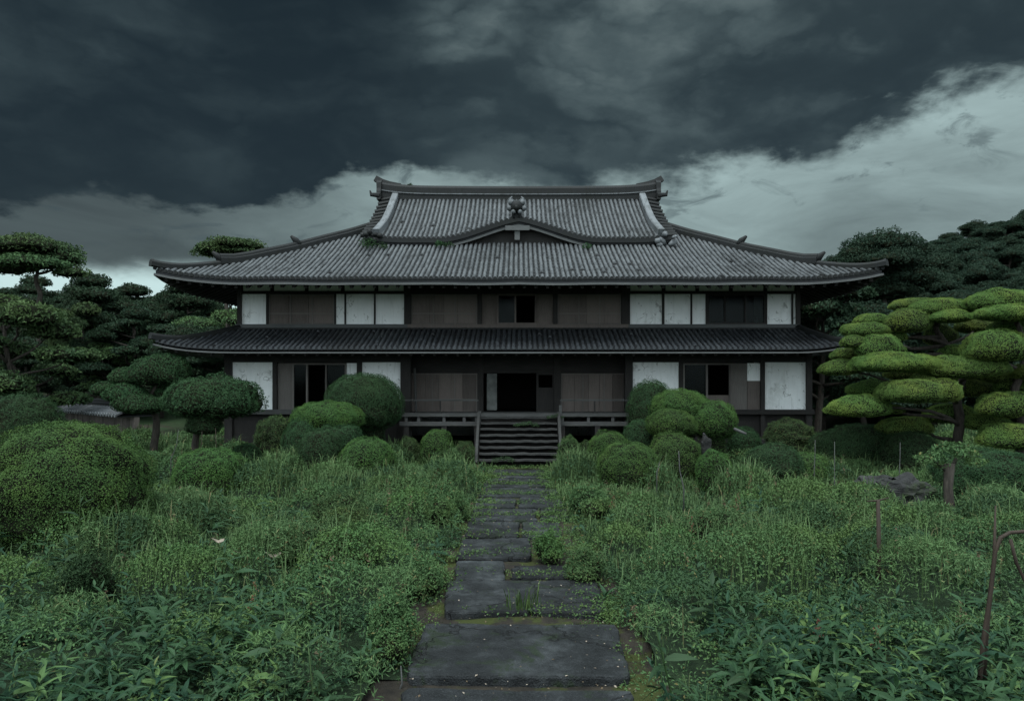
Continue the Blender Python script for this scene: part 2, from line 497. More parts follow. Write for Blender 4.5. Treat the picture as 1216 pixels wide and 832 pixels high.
class MB:
    """collects shapes that belong to ONE part"""
    def __init__(self):
        self.v, self.f, self.m = [], [], []
    def add(self, vs, fs, m=0):
        b = len(self.v)
        self.v += [tuple(p) for p in vs]
        self.f += [tuple(i + b for i in f) for f in fs]
        self.m += [m] * len(fs)
    def box(self, x0, x1, y0, y1, z0, z1, m=0):
        vs = [(x, y, z) for z in (z0, z1) for y in (y0, y1) for x in (x0, x1)]
        self.add(vs, [(0, 2, 3, 1), (4, 5, 7, 6), (0, 1, 5, 4), (2, 6, 7, 3), (0, 4, 6, 2), (1, 3, 7, 5)], m)
    def sweep(self, pts, prof, m=0, up=(0, 0, 1), cap=True):
        """closed profile [(lateral, up)] swept along pts"""
        pts = [Vector(p) for p in pts]
        up = Vector(up)
        n, k = len(pts), len(prof)
        vs = []
        for i, p in enumerate(pts):
            d = (pts[min(i + 1, n - 1)] - pts[max(i - 1, 0)]).normalized()
            l = d.cross(up).normalized()
            u = l.cross(d).normalized()
            vs += [p + l * a + u * b for a, b in prof]
        fs = [(i * k + j, i * k + (j + 1) % k, (i + 1) * k + (j + 1) % k, (i + 1) * k + j) for i in range(n - 1) for j in range(k)]
        if cap:
            fs += [tuple(range(k))[::-1], tuple((n - 1) * k + j for j in range(k))]
        self.add(vs, fs, m)
    def tube(self, pts, rad, seg=8, m=0):
        pts = [Vector(p) for p in pts]
        n = len(pts)
        if not hasattr(rad, '__len__'):
            rad = [rad] * n
        vs = []
        ref = None
        for i, p in enumerate(pts):
            d = (pts[min(i + 1, n - 1)] - pts[max(i - 1, 0)]).normalized()
            if ref is None:
                ref = Vector((1, 0, 0)) if abs(d.x) < 0.8 else Vector((0, 1, 0))
            a = (ref - d * ref.dot(d)).normalized()
            ref = a
            b = d.cross(a)
            vs += [p + (a * math.cos(2 * math.pi * j / seg) + b * math.sin(2 * math.pi * j / seg)) * rad[i] for j in range(seg)]
        fs = [(i * seg + j, i * seg + (j + 1) % seg, (i + 1) * seg + (j + 1) % seg, (i + 1) * seg + j) for i in range(n - 1) for j in range(seg)]
        fs += [tuple(range(seg))[::-1], tuple((n - 1) * seg + j for j in range(seg))]
        self.add(vs, fs, m)
    def sheet(self, rows, m=0, flip=False):
        k = len(rows[0])
        vs = [p for r in rows for p in r]
        fs = []
        for i in range(len(rows) - 1):
            for j in range(k - 1):
                q = (i * k + j, i * k + j + 1, (i + 1) * k + j + 1, (i + 1) * k + j)
                fs.append(q[::-1] if flip else q)
        self.add(vs, fs, m)
    def build(self, name, mats, parent=None, smooth=False, origin=(0, 0, 0)):
        me = bpy.data.meshes.new(name)
        o3 = Vector(origin)
        me.from_pydata([tuple(Vector(p) - o3) for p in self.v], [], self.f)
        for m in (mats if isinstance(mats, (list, tuple)) else [mats]):
            me.materials.append(m)
        me.polygons.foreach_set('material_index', self.m)
        me.polygons.foreach_set('use_smooth', [smooth] * len(self.f))
        me.update()
        o = bpy.data.objects.new(name, me)
        if parent is None:
            o.location = origin
        return link(o, parent)


def copy_tree(o, parent=None):
    c = o.copy()
    C.objects.link(c)
    if parent is not None:
        c.parent = parent
    for ch in list(o.children):
        copy_tree(ch, c)
    return c


def snoise(p, seed, freq=1.0, octaves=2):
    """smooth pseudo noise in about -1..1 for (N,3) points"""
    g = np.random.default_rng(seed)
    out = np.zeros(len(p))
    amp, tot = 1.0, 0.0
    for o in range(octaves):
        for k in range(5):
            d = g.normal(size=3)
            d /= np.linalg.norm(d)
            out += amp * np.sin((p @ d) * freq * 6.283 * g.uniform(0.7, 1.3) + g.uniform(0, 6.283)) / 2.2
        tot += amp
        freq *= 2.1
        amp *= 0.55
    return out / tot


def unit(a):
    return a / np.maximum(np.linalg.norm(a, axis=1, keepdims=True), 1e-9)


def diamonds(p, nrm, size, aspect, g, jit=0.7):
    """pointed leaf quads, facing roughly along nrm"""
    n = unit(nrm + g.normal(size=p.shape) * jit)
    t = unit(np.cross(n, g.normal(size=p.shape)))
    b = np.cross(n, t)
    s = np.asarray(size).reshape(-1, 1) * np.ones((len(p), 1))
    w = s * aspect
    bend = n * s * 0.12
    v = np.stack([p - t * s / 2 - bend, p + b * w / 2, p + t * s / 2 - bend, p - b * w / 2], 1).reshape(-1, 3)
    f = np.arange(len(p) * 4).reshape(-1, 4)
    return v, f


class Arr:
    def __init__(self):
        self.v, self.g, self.n = [], [], 0
    def add(self, v, f, m=0):
        self.v.append(np.asarray(v, float))
        self.g.append((np.asarray(f) + self.n, m))
        self.n += len(v)
    def build(self, name, mats, parent=None, origin=(0, 0, 0), smooth=False):
        return mesh_arrays(name, np.concatenate(self.v), self.g, mats, parent, origin, smooth)


def usphere(nu=28, nv=14):
    th = np.linspace(0, 2 * np.pi, nu, endpoint=False)
    ph = np.linspace(0.02, np.pi - 0.02, nv)
    d = np.stack([np.outer(np.sin(ph), np.cos(th)), np.outer(np.sin(ph), np.sin(th)), np.outer(np.cos(ph), np.ones(nu))], -1).reshape(-1, 3)
    f = [(i * nu + j, (i + 1) * nu + j, (i + 1) * nu + (j + 1) % nu, i * nu + (j + 1) % nu) for i in range(nv - 1) for j in range(nu)]
    return d, np.array(f)


def blob(arr, c, r, rtop, rbot, leaf, dens, seed, lump=0.10, freq=1.0, core=0.93, aspect=0.6, jit=0.6, shape=1.0, inner=0.06, top=0.72, m=0):
    """a leafy cushion: lumpy core plus leaves over its surface. r=(rx,ry)"""
    g = np.random.default_rng(seed)
    c = np.asarray(c, float)
    area = 2.6 * math.pi * r[0] * max(r[1], 0.5 * (rtop + rbot))
    n = int(max(60, area * dens))
    d = unit(g.normal(size=(n, 3)))
    flip = (d[:, 2] < 0) & (g.random(n) < top)
    d[flip, 2] *= -1
    def surf(d, k):
        e = np.abs(d) ** shape * np.sign(d)
        e = e / np.maximum(np.linalg.norm(e, axis=1, keepdims=True), 1e-9) if shape == 1 else e
        rz = np.where(d[:, 2] > 0, rtop, rbot)
        q = np.stack([e[:, 0] * r[0], e[:, 1] * r[1], e[:, 2] * rz], 1)
        f = 1 + lump * snoise(q + seed * 3.7, seed, freq, 3)
        return c + q * (f * k)[:, None]
    rz = np.where(d[:, 2] > 0, rtop, rbot)
    nr = unit(d / np.stack([np.full(n, r[0]), np.full(n, r[1]), rz], 1))
    k = 1.0 - np.abs(g.normal(size=n)) * inner + 0.01
    v, f = diamonds(surf(d, k), nr, leaf * g.uniform(0.7, 1.35, n), aspect, g, jit)
    arr.add(v, f, m)
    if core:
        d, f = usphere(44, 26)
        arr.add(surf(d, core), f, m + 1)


def W(px, py, Y):
    """world point seen at photo pixel px, py at depth Y"""
    return Vector(((px - CX) * Y / F, Y, EYE + (HY - py) * Y / F))


def GX(px, Y):
    return (px - CX) * Y / F


def GZ(py, Y):
    return EYE + (HY - py) * Y / F


# ------------------------------------------------------------------ ground with the hills behind
def sstep(a, lo, hi):
    t = np.clip((a - lo) / (hi - lo), 0, 1)
    return t * t * (3 - 2 * t)


def terrain(x, y):
    x = np.asarray(x, float); y = np.asarray(y, float)
    r = sstep(y, 33, 74) * sstep(x, 13, 26) * (3.4 + 0.19 * np.minimum(x, 90) + 0.10 * np.clip(x - 34, 0, 40))
    l = sstep(y, 30, 64) * sstep(-x, 8, 18) * 3.0
    m = 0.06 * np.sin(x * 0.9 + 1) * np.cos(y * 0.7) * sstep(np.abs(x), 2.5, 5)
    return r + l + m


def axis(lo, hi, near_lo, near_hi, fine, coarse):
    a = list(np.arange(near_lo, near_hi + 0.001, fine))
    s, p = coarse, near_hi
    while p < hi:
        p += s; s *= 1.25; a.append(p)
    s, p = coarse, near_lo
    while p > lo:
        p -= s; s *= 1.25; a.insert(0, p)
    return np.array(a)


gx, gy = axis(-900, 900, -60, 80, 1.5, 3), axis(-300, 1500, -4, 90, 1.5, 3)
XX, YY = np.meshgrid(gx, gy)
ZZ = terrain(XX, YY)
nx = len(gx)
gf = np.array([(i * nx + j, i * nx + j + 1, (i + 1) * nx + j + 1, (i + 1) * nx + j) for i in range(len(gy) - 1) for j in range(nx - 1)])
g0 = mesh_arrays('ground', np.stack([XX, YY, ZZ], -1).reshape(-1, 3), [(gf, 0)], SOIL, smooth=True)
tag(g0, kind='structure')

# ------------------------------------------------------------------ the mansion
YC = 32.0                       # ridge line
EW, EY0 = 12.03, 24.0           # half width of the upper eaves, their front
ZE = 6.27
house = empty('mansion', (0, 26, 0), 'abandoned two storey timber mansion with white plaster panels and sweeping grey tiled roofs', 'house')
HO = house


def part(mb, name, mats, parent=None, smooth=False):
    o = mb.build(name, mats, None, smooth)
    p = parent or HO
    o.parent = p
    off = Vector((0, 0, 0))
    q = p
    while q is not None:
        off += q.location
        q = q.parent
    o.location = -off
    return o


rnd = random.Random(5)


def slope_tiles(mb, xs, half, zf, dmax, place, tile, r, mr=0, mp=1, step=0.035, jit=0.006):
    """ribs at xs (along the eave) running inward; zf(a, d) height, place(a, d, z) to the world; each tile its own island"""
    sp = xs[1] - xs[0]
    for a in xs:
        dm = dmax(a)
        n = max(1, int(round(dm / tile)))
        ja = rnd.uniform(-jit, jit) * 2.2
        for k in range(n):
            d0, d1 = dm * k / n, dm * (k + 1) / n + 0.03
            j = ja + rnd.uniform(-jit, jit)
            if tile < 0.5 and rnd.random() < 0.013:
                continue
            if rnd.random() < 0.02:
                j += rnd.uniform(-0.035, 0.035)
            zj = rnd.uniform(-0.006, 0.008)
            vs = []
            for d, rr in ((d0, r * 1.03), (d1, r * 0.95)):
                z = zf(a, d) + zj
                for q in range(6):
                    an = math.pi * q / 5
                    vs.append(place(a + j + rr * math.cos(an), d, z + 0.02 + rr * 1.05 * math.sin(an)))
            mb.add(vs, [(q, q + 1, 7 + q, 6 + q) for q in range(5)] + [(5, 4, 3, 2, 1, 0)], mr)
    for a in [xs[0] - sp] + list(xs):
        a0, a1 = a + sp * 0.1, a + sp * 0.9
        dm = min(dmax(a0), dmax(a1))
        if dm < 0.1:
            continue
        n = max(1, int(round(dm / tile)))
        for k in range(n):
            d0, d1 = dm * k / n - 0.02, dm * (k + 1) / n
            am = (a0 + a1) / 2
            vs = [place(a0, d0, zf(a0, d0) + step), place(am, d0, zf(am, d0) + step * 0.3), place(a1, d0, zf(a1, d0) + step),
                  place(a1, d1, zf(a1, d1) + 0.012), place(am, d1, zf(am, d1) - 0.01), place(a0, d1, zf(a0, d1) + 0.012)]
            dn = [(vs[0][0], vs[0][1], vs[0][2] - 0.06), (vs[1][0], vs[1][1], vs[1][2] - 0.06), (vs[2][0], vs[2][1], vs[2][2] - 0.06)]
            mb.add(vs + dn, [(0, 1, 4, 5), (1, 2, 3, 4), (0, 6, 7, 1), (1, 7, 8, 2)], mp)


def eave_caps(mb, xs, zf, place, r, m, out=0.03):
    for a in xs:
        z = zf(a, 0)
        vs = [place(a + r * math.cos(q * math.pi / 5), -out, z + 0.02 + r * math.sin(q * math.pi / 5)) for q in range(10)]
        vb = [place(a + r * math.cos(q * math.pi / 5), 0.02, z + 0.02 + r * math.sin(q * math.pi / 5)) for q in range(10)]
        mb.add(vs + vb, [tuple(range(10))] + [(q, 10 + q, 10 + (q + 1) % 10, (q + 1) % 10) for q in range(10)], m)


# ---- main hipped roof
def main_z(c, d):
    """c distance from the corner along the eave, d distance in from the eave"""
    up = 0.32 * max(0.0, 1 - c / 5.0) ** 4.2 * max(0.0, 1 - d / 5.0)
    return ZE + 0.385 * d + 0.0150 * d * d + up + 0.016 * math.sin(c * 1.9) * math.sin(d * 1.3 + c * 0.4)


DSIDE = 6.25
SP = 0.176
xs = [(-68.5 + i) * SP for i in range(138)]
mb = MB()
fz = lambda a, d: main_z(EW - abs(a), d)
front = lambda a, d, z: (a, EY0 + d, z)
slope_tiles(mb, xs, EW, fz, lambda a: max(0.05, min(EW - abs(a), 5.2)), front, 0.36, 0.060)
eave_caps(mb, xs, fz, front, 0.058, 2)
ys = [EY0 + 0.22 + i * SP * 2 for i in range(45)]
for s in (-1, 1):
    cz = lambda a, d: main_z(min(a - EY0, 2 * YC - EY0 - a), d)
    side = lambda a, d, z, s=s: (s * (EW - d), a, z)
    slope_tiles(mb, ys, 0, cz, lambda a: max(0.05, min(a - EY0, 2 * YC - EY0 - a, DSIDE)), side, 0.74, 0.09)
    eave_caps(mb, ys, cz, side, 0.095, 2)
# rear slope and the deck boards under the tiles
def ring(d, off, n=24):
    pts = []
    h, y0, y1 = EW - d, EY0 + d, 2 * YC - EY0 - d
    for i in range(n):
        x = -h + 2 * h * i / n
        pts.append((x, y0, main_z(EW - abs(x), d) + off))
    for i in range(n):
        y = y0 + (y1 - y0) * i / n
        pts.append((h, y, main_z(min(y - EY0, 2 * YC - EY0 - y), d) + off))
    for i in range(n):
        x = h - 2 * h * i / n
        pts.append((x, y1, main_z(EW - abs(x), d) + off))
    for i in range(n + 1):
        y = y1 + (y0 - y1) * i / n
        pts.append((-h, y, main_z(min(y - EY0, 2 * YC - EY0 - y), d) + off))
    return pts
roof = part(mb, 'hipped_roof', [RIB, PAN, RIDGE])
mb = MB()
ds = [0.0, 0.8, 1.6, 2.6, 3.6, 4.6, 5.6, 6.3]
mb.sheet([ring(d, -0.03) for d in ds], 0)
mb.sheet([ring(d, -0.22) for d in ds], 1, flip=True)
mb.sheet([ring(0.0, -0.22), ring(0.0, -0.03)], 0)
part(mb, 'roof_deck', [PAND, TIMBERH], roof)
mb = MB()
line = lambda off, out: [(x, EY0 - out, main_z(max(0, EW - abs(x)), 0) + off) for x in np.linspace(-EW - out, EW + out, 49)]
rect = lambda w, h: [(-w / 2, -h / 2), (w / 2, -h / 2), (w / 2, h / 2), (-w / 2, h / 2)]
mb.sweep(line(-0.175, 0.035), rect(0.06, 0.07))
for s in (-1, 1):
    mb.sweep([(s * (EW + 0.035), y, main_z(min(y - EY0, 2 * YC - EY0 - y), 0) - 0.175) for y in np.linspace(EY0, 2 * YC - EY0, 31)], rect(0.06, 0.075))
part(mb, 'eave_board', FASCIA, roof)
mb = MB()
for i in range(62):                                   # rafters under the front eave and both side eaves
    x = -EW + 0.3 + i * (2 * EW - 0.6) / 61
    z0, z1 = main_z(EW - abs(x), 0.1) - 0.28, main_z(EW - abs(x), 2.7) - 0.28
    d1 = min(2.7, max(0.4, EW - abs(x)))
    mb.sweep([(x, EY0 + 0.1, z0), (x, EY0 + d1, main_z(EW - abs(x), d1) - 0.28)], rect(0.10, 0.13))
for s in (-1, 1):
    for i in range(38):
        y = EY0 + 0.4 + i * 0.4
        c = min(y - EY0, 2 * YC - EY0 - y)
        d1 = min(2.2, max(0.4, c))
        mb.sweep([(s * (EW - 0.1), y, main_z(c, 0.1) - 0.28), (s * (EW - d1), y, main_z(c, d1) - 0.28)], rect(0.10, 0.13))
part(mb, 'rafters', TIMBERH, roof)

# hip ridges: a tall upper run and a lower run out to the corner, each ended by a tipped tile
capprof = [(-0.17, -0.1), (0.17, -0.1), (0.17, 0.10), (0.12, 0.13), (0.11, 0.20), (0.06, 0.26), (-0.06, 0.26), (-0.11, 0.20), (-0.12, 0.13), (-0.17, 0.10)]
lowprof = [(-0.14, -0.08), (0.14, -0.08), (0.14, 0.06), (0.08, 0.13), (-0.08, 0.13), (-0.14, 0.06)]
for sx in (-1, 1):
    for sy in (-1, 1):
        P = lambda d, o, sx=sx, sy=sy: (sx * (EW - d), YC + sy * (YC - EY0 - d), main_z(d, d) + o)
        mb = MB()
        ds = np.linspace(6.25, 1.5, 14)
        mb.sweep([P(d, 0.06 + (0.10 * max(0, (2.2 - d) / 0.7) ** 2)) for d in ds], capprof)
        mb.sweep([P(d, 0.05 + 0.10 * max(0, (0.9 - d) / 0.9) ** 2) for d in np.linspace(1.6, -0.12, 9)], lowprof)
        hr = part(mb, 'hip_ridge', RIDGE, roof)
        for d, k in ((1.45, 0.9), (3.55, 1.0), (-0.02, 0.5)):
            c = Vector(P(d, 0.28 * k if d > 0 else 0.2))
            mb = MB()                                 # end tiles: small scrolled lumps standing on the ridge
            ax = Vector((sx, sy, 0)).normalized()
            mb.tube([c - ax * 0.16 * k + Vector((0, 0, -0.12)), c + Vector((0, 0, 0.10 * k)), c + ax * 0.20 * k + Vector((0, 0, 0.24 * k))], [0.16 * k, 0.13 * k, 0.05 * k], 8)
            part(mb, 'ridge_end_tile', RIDGE, hr, True)

# ---- the stepped upper gable roof with the curved brow
GW, GY0, GZ0 = 5.95, 28.0, 8.36
def brow(x, e):
    u = abs(x) / 3.25
    if u >= 1 or e >= 2.7:
        return 0.0
    s = 0.5 * (1 + math.cos(math.pi * u))
    return (0.62 * s + 0.20 * (1 - u) ** 3) * (1 - e / 2.7) ** 2
def up_z(x, e):
    return GZ0 + 0.515 * e + 0.031 * e * e + brow(x, e) + 0.14 * max(0, (abs(x) - 4.4) / 1.6) ** 2 * max(0, 1 - e / 3)
gab = None
mb = MB()
SPG = 0.188
xg = [(-28.5 + i) * SPG for i in range(58)]
for s in (1, -1):
    pl = (lambda a, d, z: (a, GY0 + d, z)) if s == 1 else (lambda a, d, z: (a, 2 * YC - GY0 - d, z))
    zz = up_z if s == 1 else (lambda a, d: up_z(4.0, d))
    slope_tiles(mb, xg, 0, zz, lambda a: 3.95, pl, 0.36, 0.060)
    eave_caps(mb, xg, zz, pl, 0.062, 2)
    for sx in (-1, 1):                                # tiles laid crosswise along the verge
        for i in range(12):
            e = 0.08 + i * 0.335
            p0, p1 = pl(sx * 5.6, e, up_z(4.0, e) + 0.10), pl(sx * (6.12 - 0.03 * i / 12), e, up_z(4.0, e) + 0.0 + 0.12 * max(0, 1 - e / 2))
            mb.tube([p0, p1], [0.095, 0.105], 8, 2)
gab = part(mb, 'gable_roof', [RIB, PAN, RIDGE])
mb = MB()
es = [0, 0.4, 0.8, 1.3, 1.8, 2.4, 3.2, 4.0]
gxs = np.linspace(-GW, GW, 61)
for off, m, fl in ((-0.03, 0, False), (-0.24, 1, True)):
    mb.sheet([[(x, GY0 + e, up_z(x, e) + off) for x in gxs] for e in es], m, fl)
    mb.sheet([[(x, 2 * YC - GY0 - e, up_z(4.0, e) + off) for x in gxs] for e in es], m, not fl)
mb.sheet([[(x, GY0, up_z(x, 0) + o) for x in gxs] for o in (-0.24, -0.03)], 0)
for sx in (-1, 1):
    for s in (1, -1):
        f = lambda e: GY0 + e if s == 1 else 2 * YC - GY0 - e
        mb.sheet([[(sx * GW, f(e), (up_z(GW, e) if s == 1 else up_z(4.0, e)) + o) for e in es] for o in (-0.24, -0.03)], 1)
part(mb, 'roof_deck', [PAND, TIMBERH], gab)
mb = MB()                                             # dark edge band and shadowed beam beneath it
mb.sweep([(x, GY0 - 0.03, up_z(x, 0) - 0.10) for x in gxs], rect(0.07, 0.13))
part(mb, 'roof_edge', RIDGE, gab)
mb = MB()                                             # pale board under the brow
mb.sweep([(x, GY0 + 0.04, up_z(x, 0) - 0.30) for x in np.linspace(-2.75, 2.75, 41)], rect(0.08, 0.09))
mb.box(-0.52, 0.42, GY0 - 0.045, GY0 + 0.03, up_z(0, 0) - 0.50, up_z(0, 0) - 0.32)
mb.box(-0.16, 0.04, GY0 + 0.02, GY0 + 0.10, up_z(0, 0) - 0.86, up_z(0, 0) - 0.50)
part(mb, 'brow_board', FASCIA, gab)
mb = MB()                                             # recessed dark filling between the two roofs
rows = []
for o in (0, 1):
    rows.append([(x, GY0 + 0.30, (main_z(6, 4.0) - 0.05) if o == 0 else up_z(x, 0.3) - 0.2) for x in gxs[2:-2]])
mb.sheet(rows, 0)
for sx in (-1, 1):                                    # gable walls
    mb.add([(sx * 5.35, GY0 + 0.3, 7.9), (sx * 5.35, 2 * YC - GY0 - 0.3, 7.9), (sx * 5.35, YC, 10.75)], [(0, 1, 2) if sx > 0 else (2, 1, 0)])
    for s in (1, -1):                                 # bargeboards
        f = lambda e: GY0 + e if s == 1 else 2 * YC - GY0 - e
        mb.sweep([(sx * 5.85, f(e), up_z(4, e) - 0.42) for e in (0, 1, 2, 3, 4)], rect(0.08, 0.32))
part(mb, 'gable_wall', TIMBERH, gab)
for sx in (-1, 1):                                    # pale descending ridges
    mb = MB()
    pts = [(sx * (5.42 + 0.10 * max(0, 1 - e / 1.5)), GY0 + e, up_z(4.0, e) + 0.20 + 0.06 * max(0, 1 - e / 1.2)) for e in np.linspace(-0.04, 3.9, 12)]
    mb.sweep(pts, [(-0.14, -0.2), (0.14, -0.2), (0.14, 0.10), (0.11, 0.13), (-0.11, 0.13), (-0.14, 0.10)])
    dr = part(mb, 'descending_ridge', PALERIDGE, gab)
    mb = MB()                                         # heap of scrolled end tiles where it lands on the hips
    rr = random.Random(7 + sx)
    for k in range(7):
        c = Vector((sx * (5.55 + rr.uniform(-0.25, 0.4)), GY0 - 0.1 + rr.uniform(-0.35, 0.15), GZ0 - 0.05 + rr.uniform(-0.25, 0.25)))
        a = Vector((rr.uniform(-1, 1), rr.uniform(-1, 1), rr.uniform(-0.4, 0.8))) * 0.17
        mb.tube([c - a, c, c + a], [0.06, 0.13, 0.05], 7)
    part(mb, 'scroll_tiles', RIDGE if sx < 0 else PALERIDGE, dr, True)
# main ridge, swept up at its ends
def rz(x):
    return 10.98 + 0.05 * (x / 6.2) ** 2 + 0.17 * max(0, (abs(x) - 3.2) / 3.0) ** 3.4
mb = MB()
rx = np.linspace(-6.1, 6.1, 31)
mb.sweep([(x, YC, rz(x)) for x in rx], [(-0.24, -0.26), (0.24, -0.26), (0.24, 0.02), (-0.24, 0.02)])
mb.sweep([(x, YC, rz(x) + 0.20) for x in rx], [(-0.19, -0.14), (0.19, -0.14), (0.19, 0.12), (0.15, 0.2), (0.06, 0.25), (-0.06, 0.25), (-0.15, 0.2), (-0.19, 0.12)])
ridge = part(mb, 'main_ridge', RIDGE, gab)
mb = MB()
mb.sweep([(x, YC - 0.22, rz(x) + 0.042) for x in rx], rect(0.12, 0.038))
part(mb, 'pale_course', PALERIDGE, gab)
for sx in (-1, 1):
    mb = MB()                                         # ridge end ornament: flared plate with a horn
    z0 = rz(6.1)
    prof = [(-0.5, -0.42), (0.5, -0.42), (0.42, -0.05), (0.34, 0.1), (0.30, 0.36), (0.12, 0.5), (0, 0.58), (-0.12, 0.5), (-0.30, 0.36), (-0.34, 0.1), (-0.42, -0.05)]
    n = len(prof)
    vs = [(sx * 6.02, YC + a, z0 + b) for a, b in prof] + [(sx * (6.22 + 0.06 * b), YC + a * 0.9, z0 + b) for a, b in prof]
    mb.add(vs, [tuple(range(n)), tuple(range(n, 2 * n))[::-1]] + [(i, n + i, n + (i + 1) % n, (i + 1) % n) for i in range(n)])
    mb.sweep([(sx * 5.2, YC, z0 + 0.30), (sx * 5.7, YC, z0 + 0.40), (sx * 6.0, YC, z0 + 0.50), (sx * 6.3, YC, z0 + 0.66)], [(-0.13, -0.2), (0.13, -0.2), (0.08, 0.06), (-0.08, 0.06)])
    mb.tube([(sx * 6.05, YC - 0.4, z0 - 0.25), (sx * 6.45, YC - 0.35, z0 - 0.2), (sx * 6.5, YC - 0.35, z0 - 0.02)], [0.12, 0.09, 0.03], 7)
    part(mb, 'ridge_ornament', RIDGE, gab)
# ornament on the brow: a stack of curled lumps with two ears
mb = MB()
zb = up_z(0, 0)
B = Vector((-0.08, GY0 + 0.02, zb))
def lump(c, r, m=0):
    mb.tube([B + Vector(c) + Vector((0, 0, -r)), B + Vector(c) + Vector((0, 0, -r * 0.6)), B + Vector(c), B + Vector(c) + Vector((0, 0, r * 0.6)), B + Vector(c) + Vector((0, 0, r))], [r * 0.3, r * 0.85, r, r * 0.85, r * 0.3], 9, m)
mb.box(B.x - 0.2, B.x + 0.2, B.y - 0.05, B.y + 0.3, B.z - 0.05, B.z + 0.25)
lump((0, -0.02, 0.42), 0.24)
lump((0, -0.16, 0.36), 0.11)
for sx in (-1, 1):
    lump((sx * 0.22, -0.02, 0.58), 0.12, 1)
    lump((sx * 0.28, 0, 0.36), 0.11, 1)
    lump((sx * 0.12, -0.12, 0.20), 0.09, 1)
    mb.tube([B + Vector((sx * 0.12, 0, 0.6)), B + Vector((sx * 0.26, 0, 0.74)), B + Vector((sx * 0.17, 0, 0.80))], [0.09, 0.07, 0.03], 7, 1)
part(mb, 'brow_ornament', [RIDGE, PALERIDGE], gab, True)

# ---- lower pent roof round the ground storey
LY0, LZ0, LD = 24.4, 3.97, 2.15
LXL, LXR = -12.3, 10.95
WXL, WXR = -10.25, 10.25
SPL = 0.182
def low_z(x, d):
    cl, cr = x - LXL, LXR - x
    up = 0.28 * max(0, 1 - cl / 3.6) ** 3.6 + 0.16 * max(0, 1 - cr / 1.6) ** 2
    return LZ0 + 0.32 * d + 0.022 * d * d + up * max(0, 1 - d / 2.2)
def low_dmax(x):
    if x < WXL:
        return LD * (x - LXL) / (WXL - LXL)
    if x > WXR:
        return LD * (LXR - x) / (LXR - WXR)
    return LD
mb = MB()
xl = list(np.arange(LXL + 0.12, LXR - 0.05, SPL))
slope_tiles(mb, xl, 0, low_z, lambda a: max(0.05, low_dmax(a)), lambda a, d, z: (a, LY0 + d, z), 0.33, 0.056)
eave_caps(mb, xl, low_z, lambda a, d, z: (a, LY0 + d, z), 0.058, 0)
for s, xe, xw in ((-1, LXL, WXL), (1, LXR, WXR)):
    k = abs(xe - xw) / LD
    yl = list(np.arange(LY0 + 0.25, 38, 0.33))
    sz = lambda a, d, k=k: LZ0 + 0.32 * d + 0.022 * d * d + (0.30 if s < 0 else 0.16) * max(0, 1 - (a - LY0) / 2.6) ** 2 * max(0, 1 - d / 2.2)
    pl = lambda a, d, z, s=s, xe=xe, k=k: (xe - s * d * k, a, z)
    slope_tiles(mb, yl, 0, sz, lambda a: max(0.05, min(LD, a - LY0)), pl, 0.6, 0.082)
    eave_caps(mb, yl, sz, pl, 0.088, 0)
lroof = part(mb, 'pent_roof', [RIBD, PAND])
mb = MB()
for off, fl in ((-0.03, False), (-0.17, True)):
    xx = np.linspace(0, 1, 41)
    rows = []
    for d in (0, 0.5, 1.0, 1.6, LD):
        t = d / LD
        a0, a1 = LXL + (WXL - LXL) * t, LXR + (WXR - LXR) * t
        rows.append([(a0 + (a1 - a0) * u, LY0 + d, low_z(a0 + (a1 - a0) * u, d) + off) for u in xx])
    mb.sheet(rows, 0 if not fl else 1, fl)
    for s, xe, xw in ((-1, LXL, WXL), (1, LXR, WXR)):
        k = abs(xe - xw) / LD
        rows = [[(xe - s * d * k, y, low_z(xe if y < 26 and 0 else xe - s * 3.0, d) + off) for y in np.linspace(LY0 + d, 38, 20)] for d in (0, 0.7, 1.4, LD)]
        mb.sheet(rows, 0 if not fl else 1, fl)
part(mb, 'roof_deck', [PAND, TIMBERH], lroof)
mb = MB()
mb.sweep([(x, LY0 - 0.035, low_z(x, 0) - 0.135) for x in np.linspace(LXL, LXR, 61)], rect(0.06, 0.05))
part(mb, 'eave_board', FASCIA, lroof)
mb = MB()
for i in range(58):
    x = LXL + 0.3 + i * (LXR - LXL - 0.6) / 57
    d1 = max(0.3, low_dmax(x)) * 0.98
    mb.sweep([(x, LY0 + 0.1, low_z(x, 0.1) - 0.23), (x, LY0 + d1, low_z(x, d1) - 0.23)], rect(0.08, 0.10))
part(mb, 'rafters', TIMBERH, lroof)
for xe, xw in ((LXL, WXL), (LXR, WXR)):
    mb = MB()
    mb.sweep([(xe + (xw - xe) * t, LY0 + LD * t, low_z(xe + (xw - xe) * t, LD * t) + 0.05 + 0.06 * max(0, 1 - t * 4)) for t in np.linspace(-0.04, 1, 12)], lowprof)
    part(mb, 'hip_ridge', RIDGE, lroof)
mb = MB()                                             # flat tile course where the pent roof meets the wall
mb.box(WXL - 0.02, WXR + 0.02, LY0 + LD - 0.16, LY0 + LD + 0.1, low_z(0, LD) - 0.02, low_z(0, LD) + 0.05)
part(mb, 'wall_course', RIDGE, lroof)

# ---- walls, posts, panels, windows
def panel(name, x0, x1, y0, y1, Y, m, thick=0.06, back=0.03, parent=None):
    mb = MB()
    mb.box(GX(x0, Y), GX(x1, Y), Y + back, Y + back + thick, GZ(y1, Y), GZ(y0, Y))
    return part(mb, name, m, parent)


def post(px0, px1, y0, y1, Y, m=TIMBER, out=0.05, name='post'):
    mb = MB()
    mb.box(GX(px0, Y), GX(px1, Y), Y - out, Y + 0.16, GZ(y1, Y) if y1 else -0.1, GZ(y0, Y))
    return part(mb, name, m)


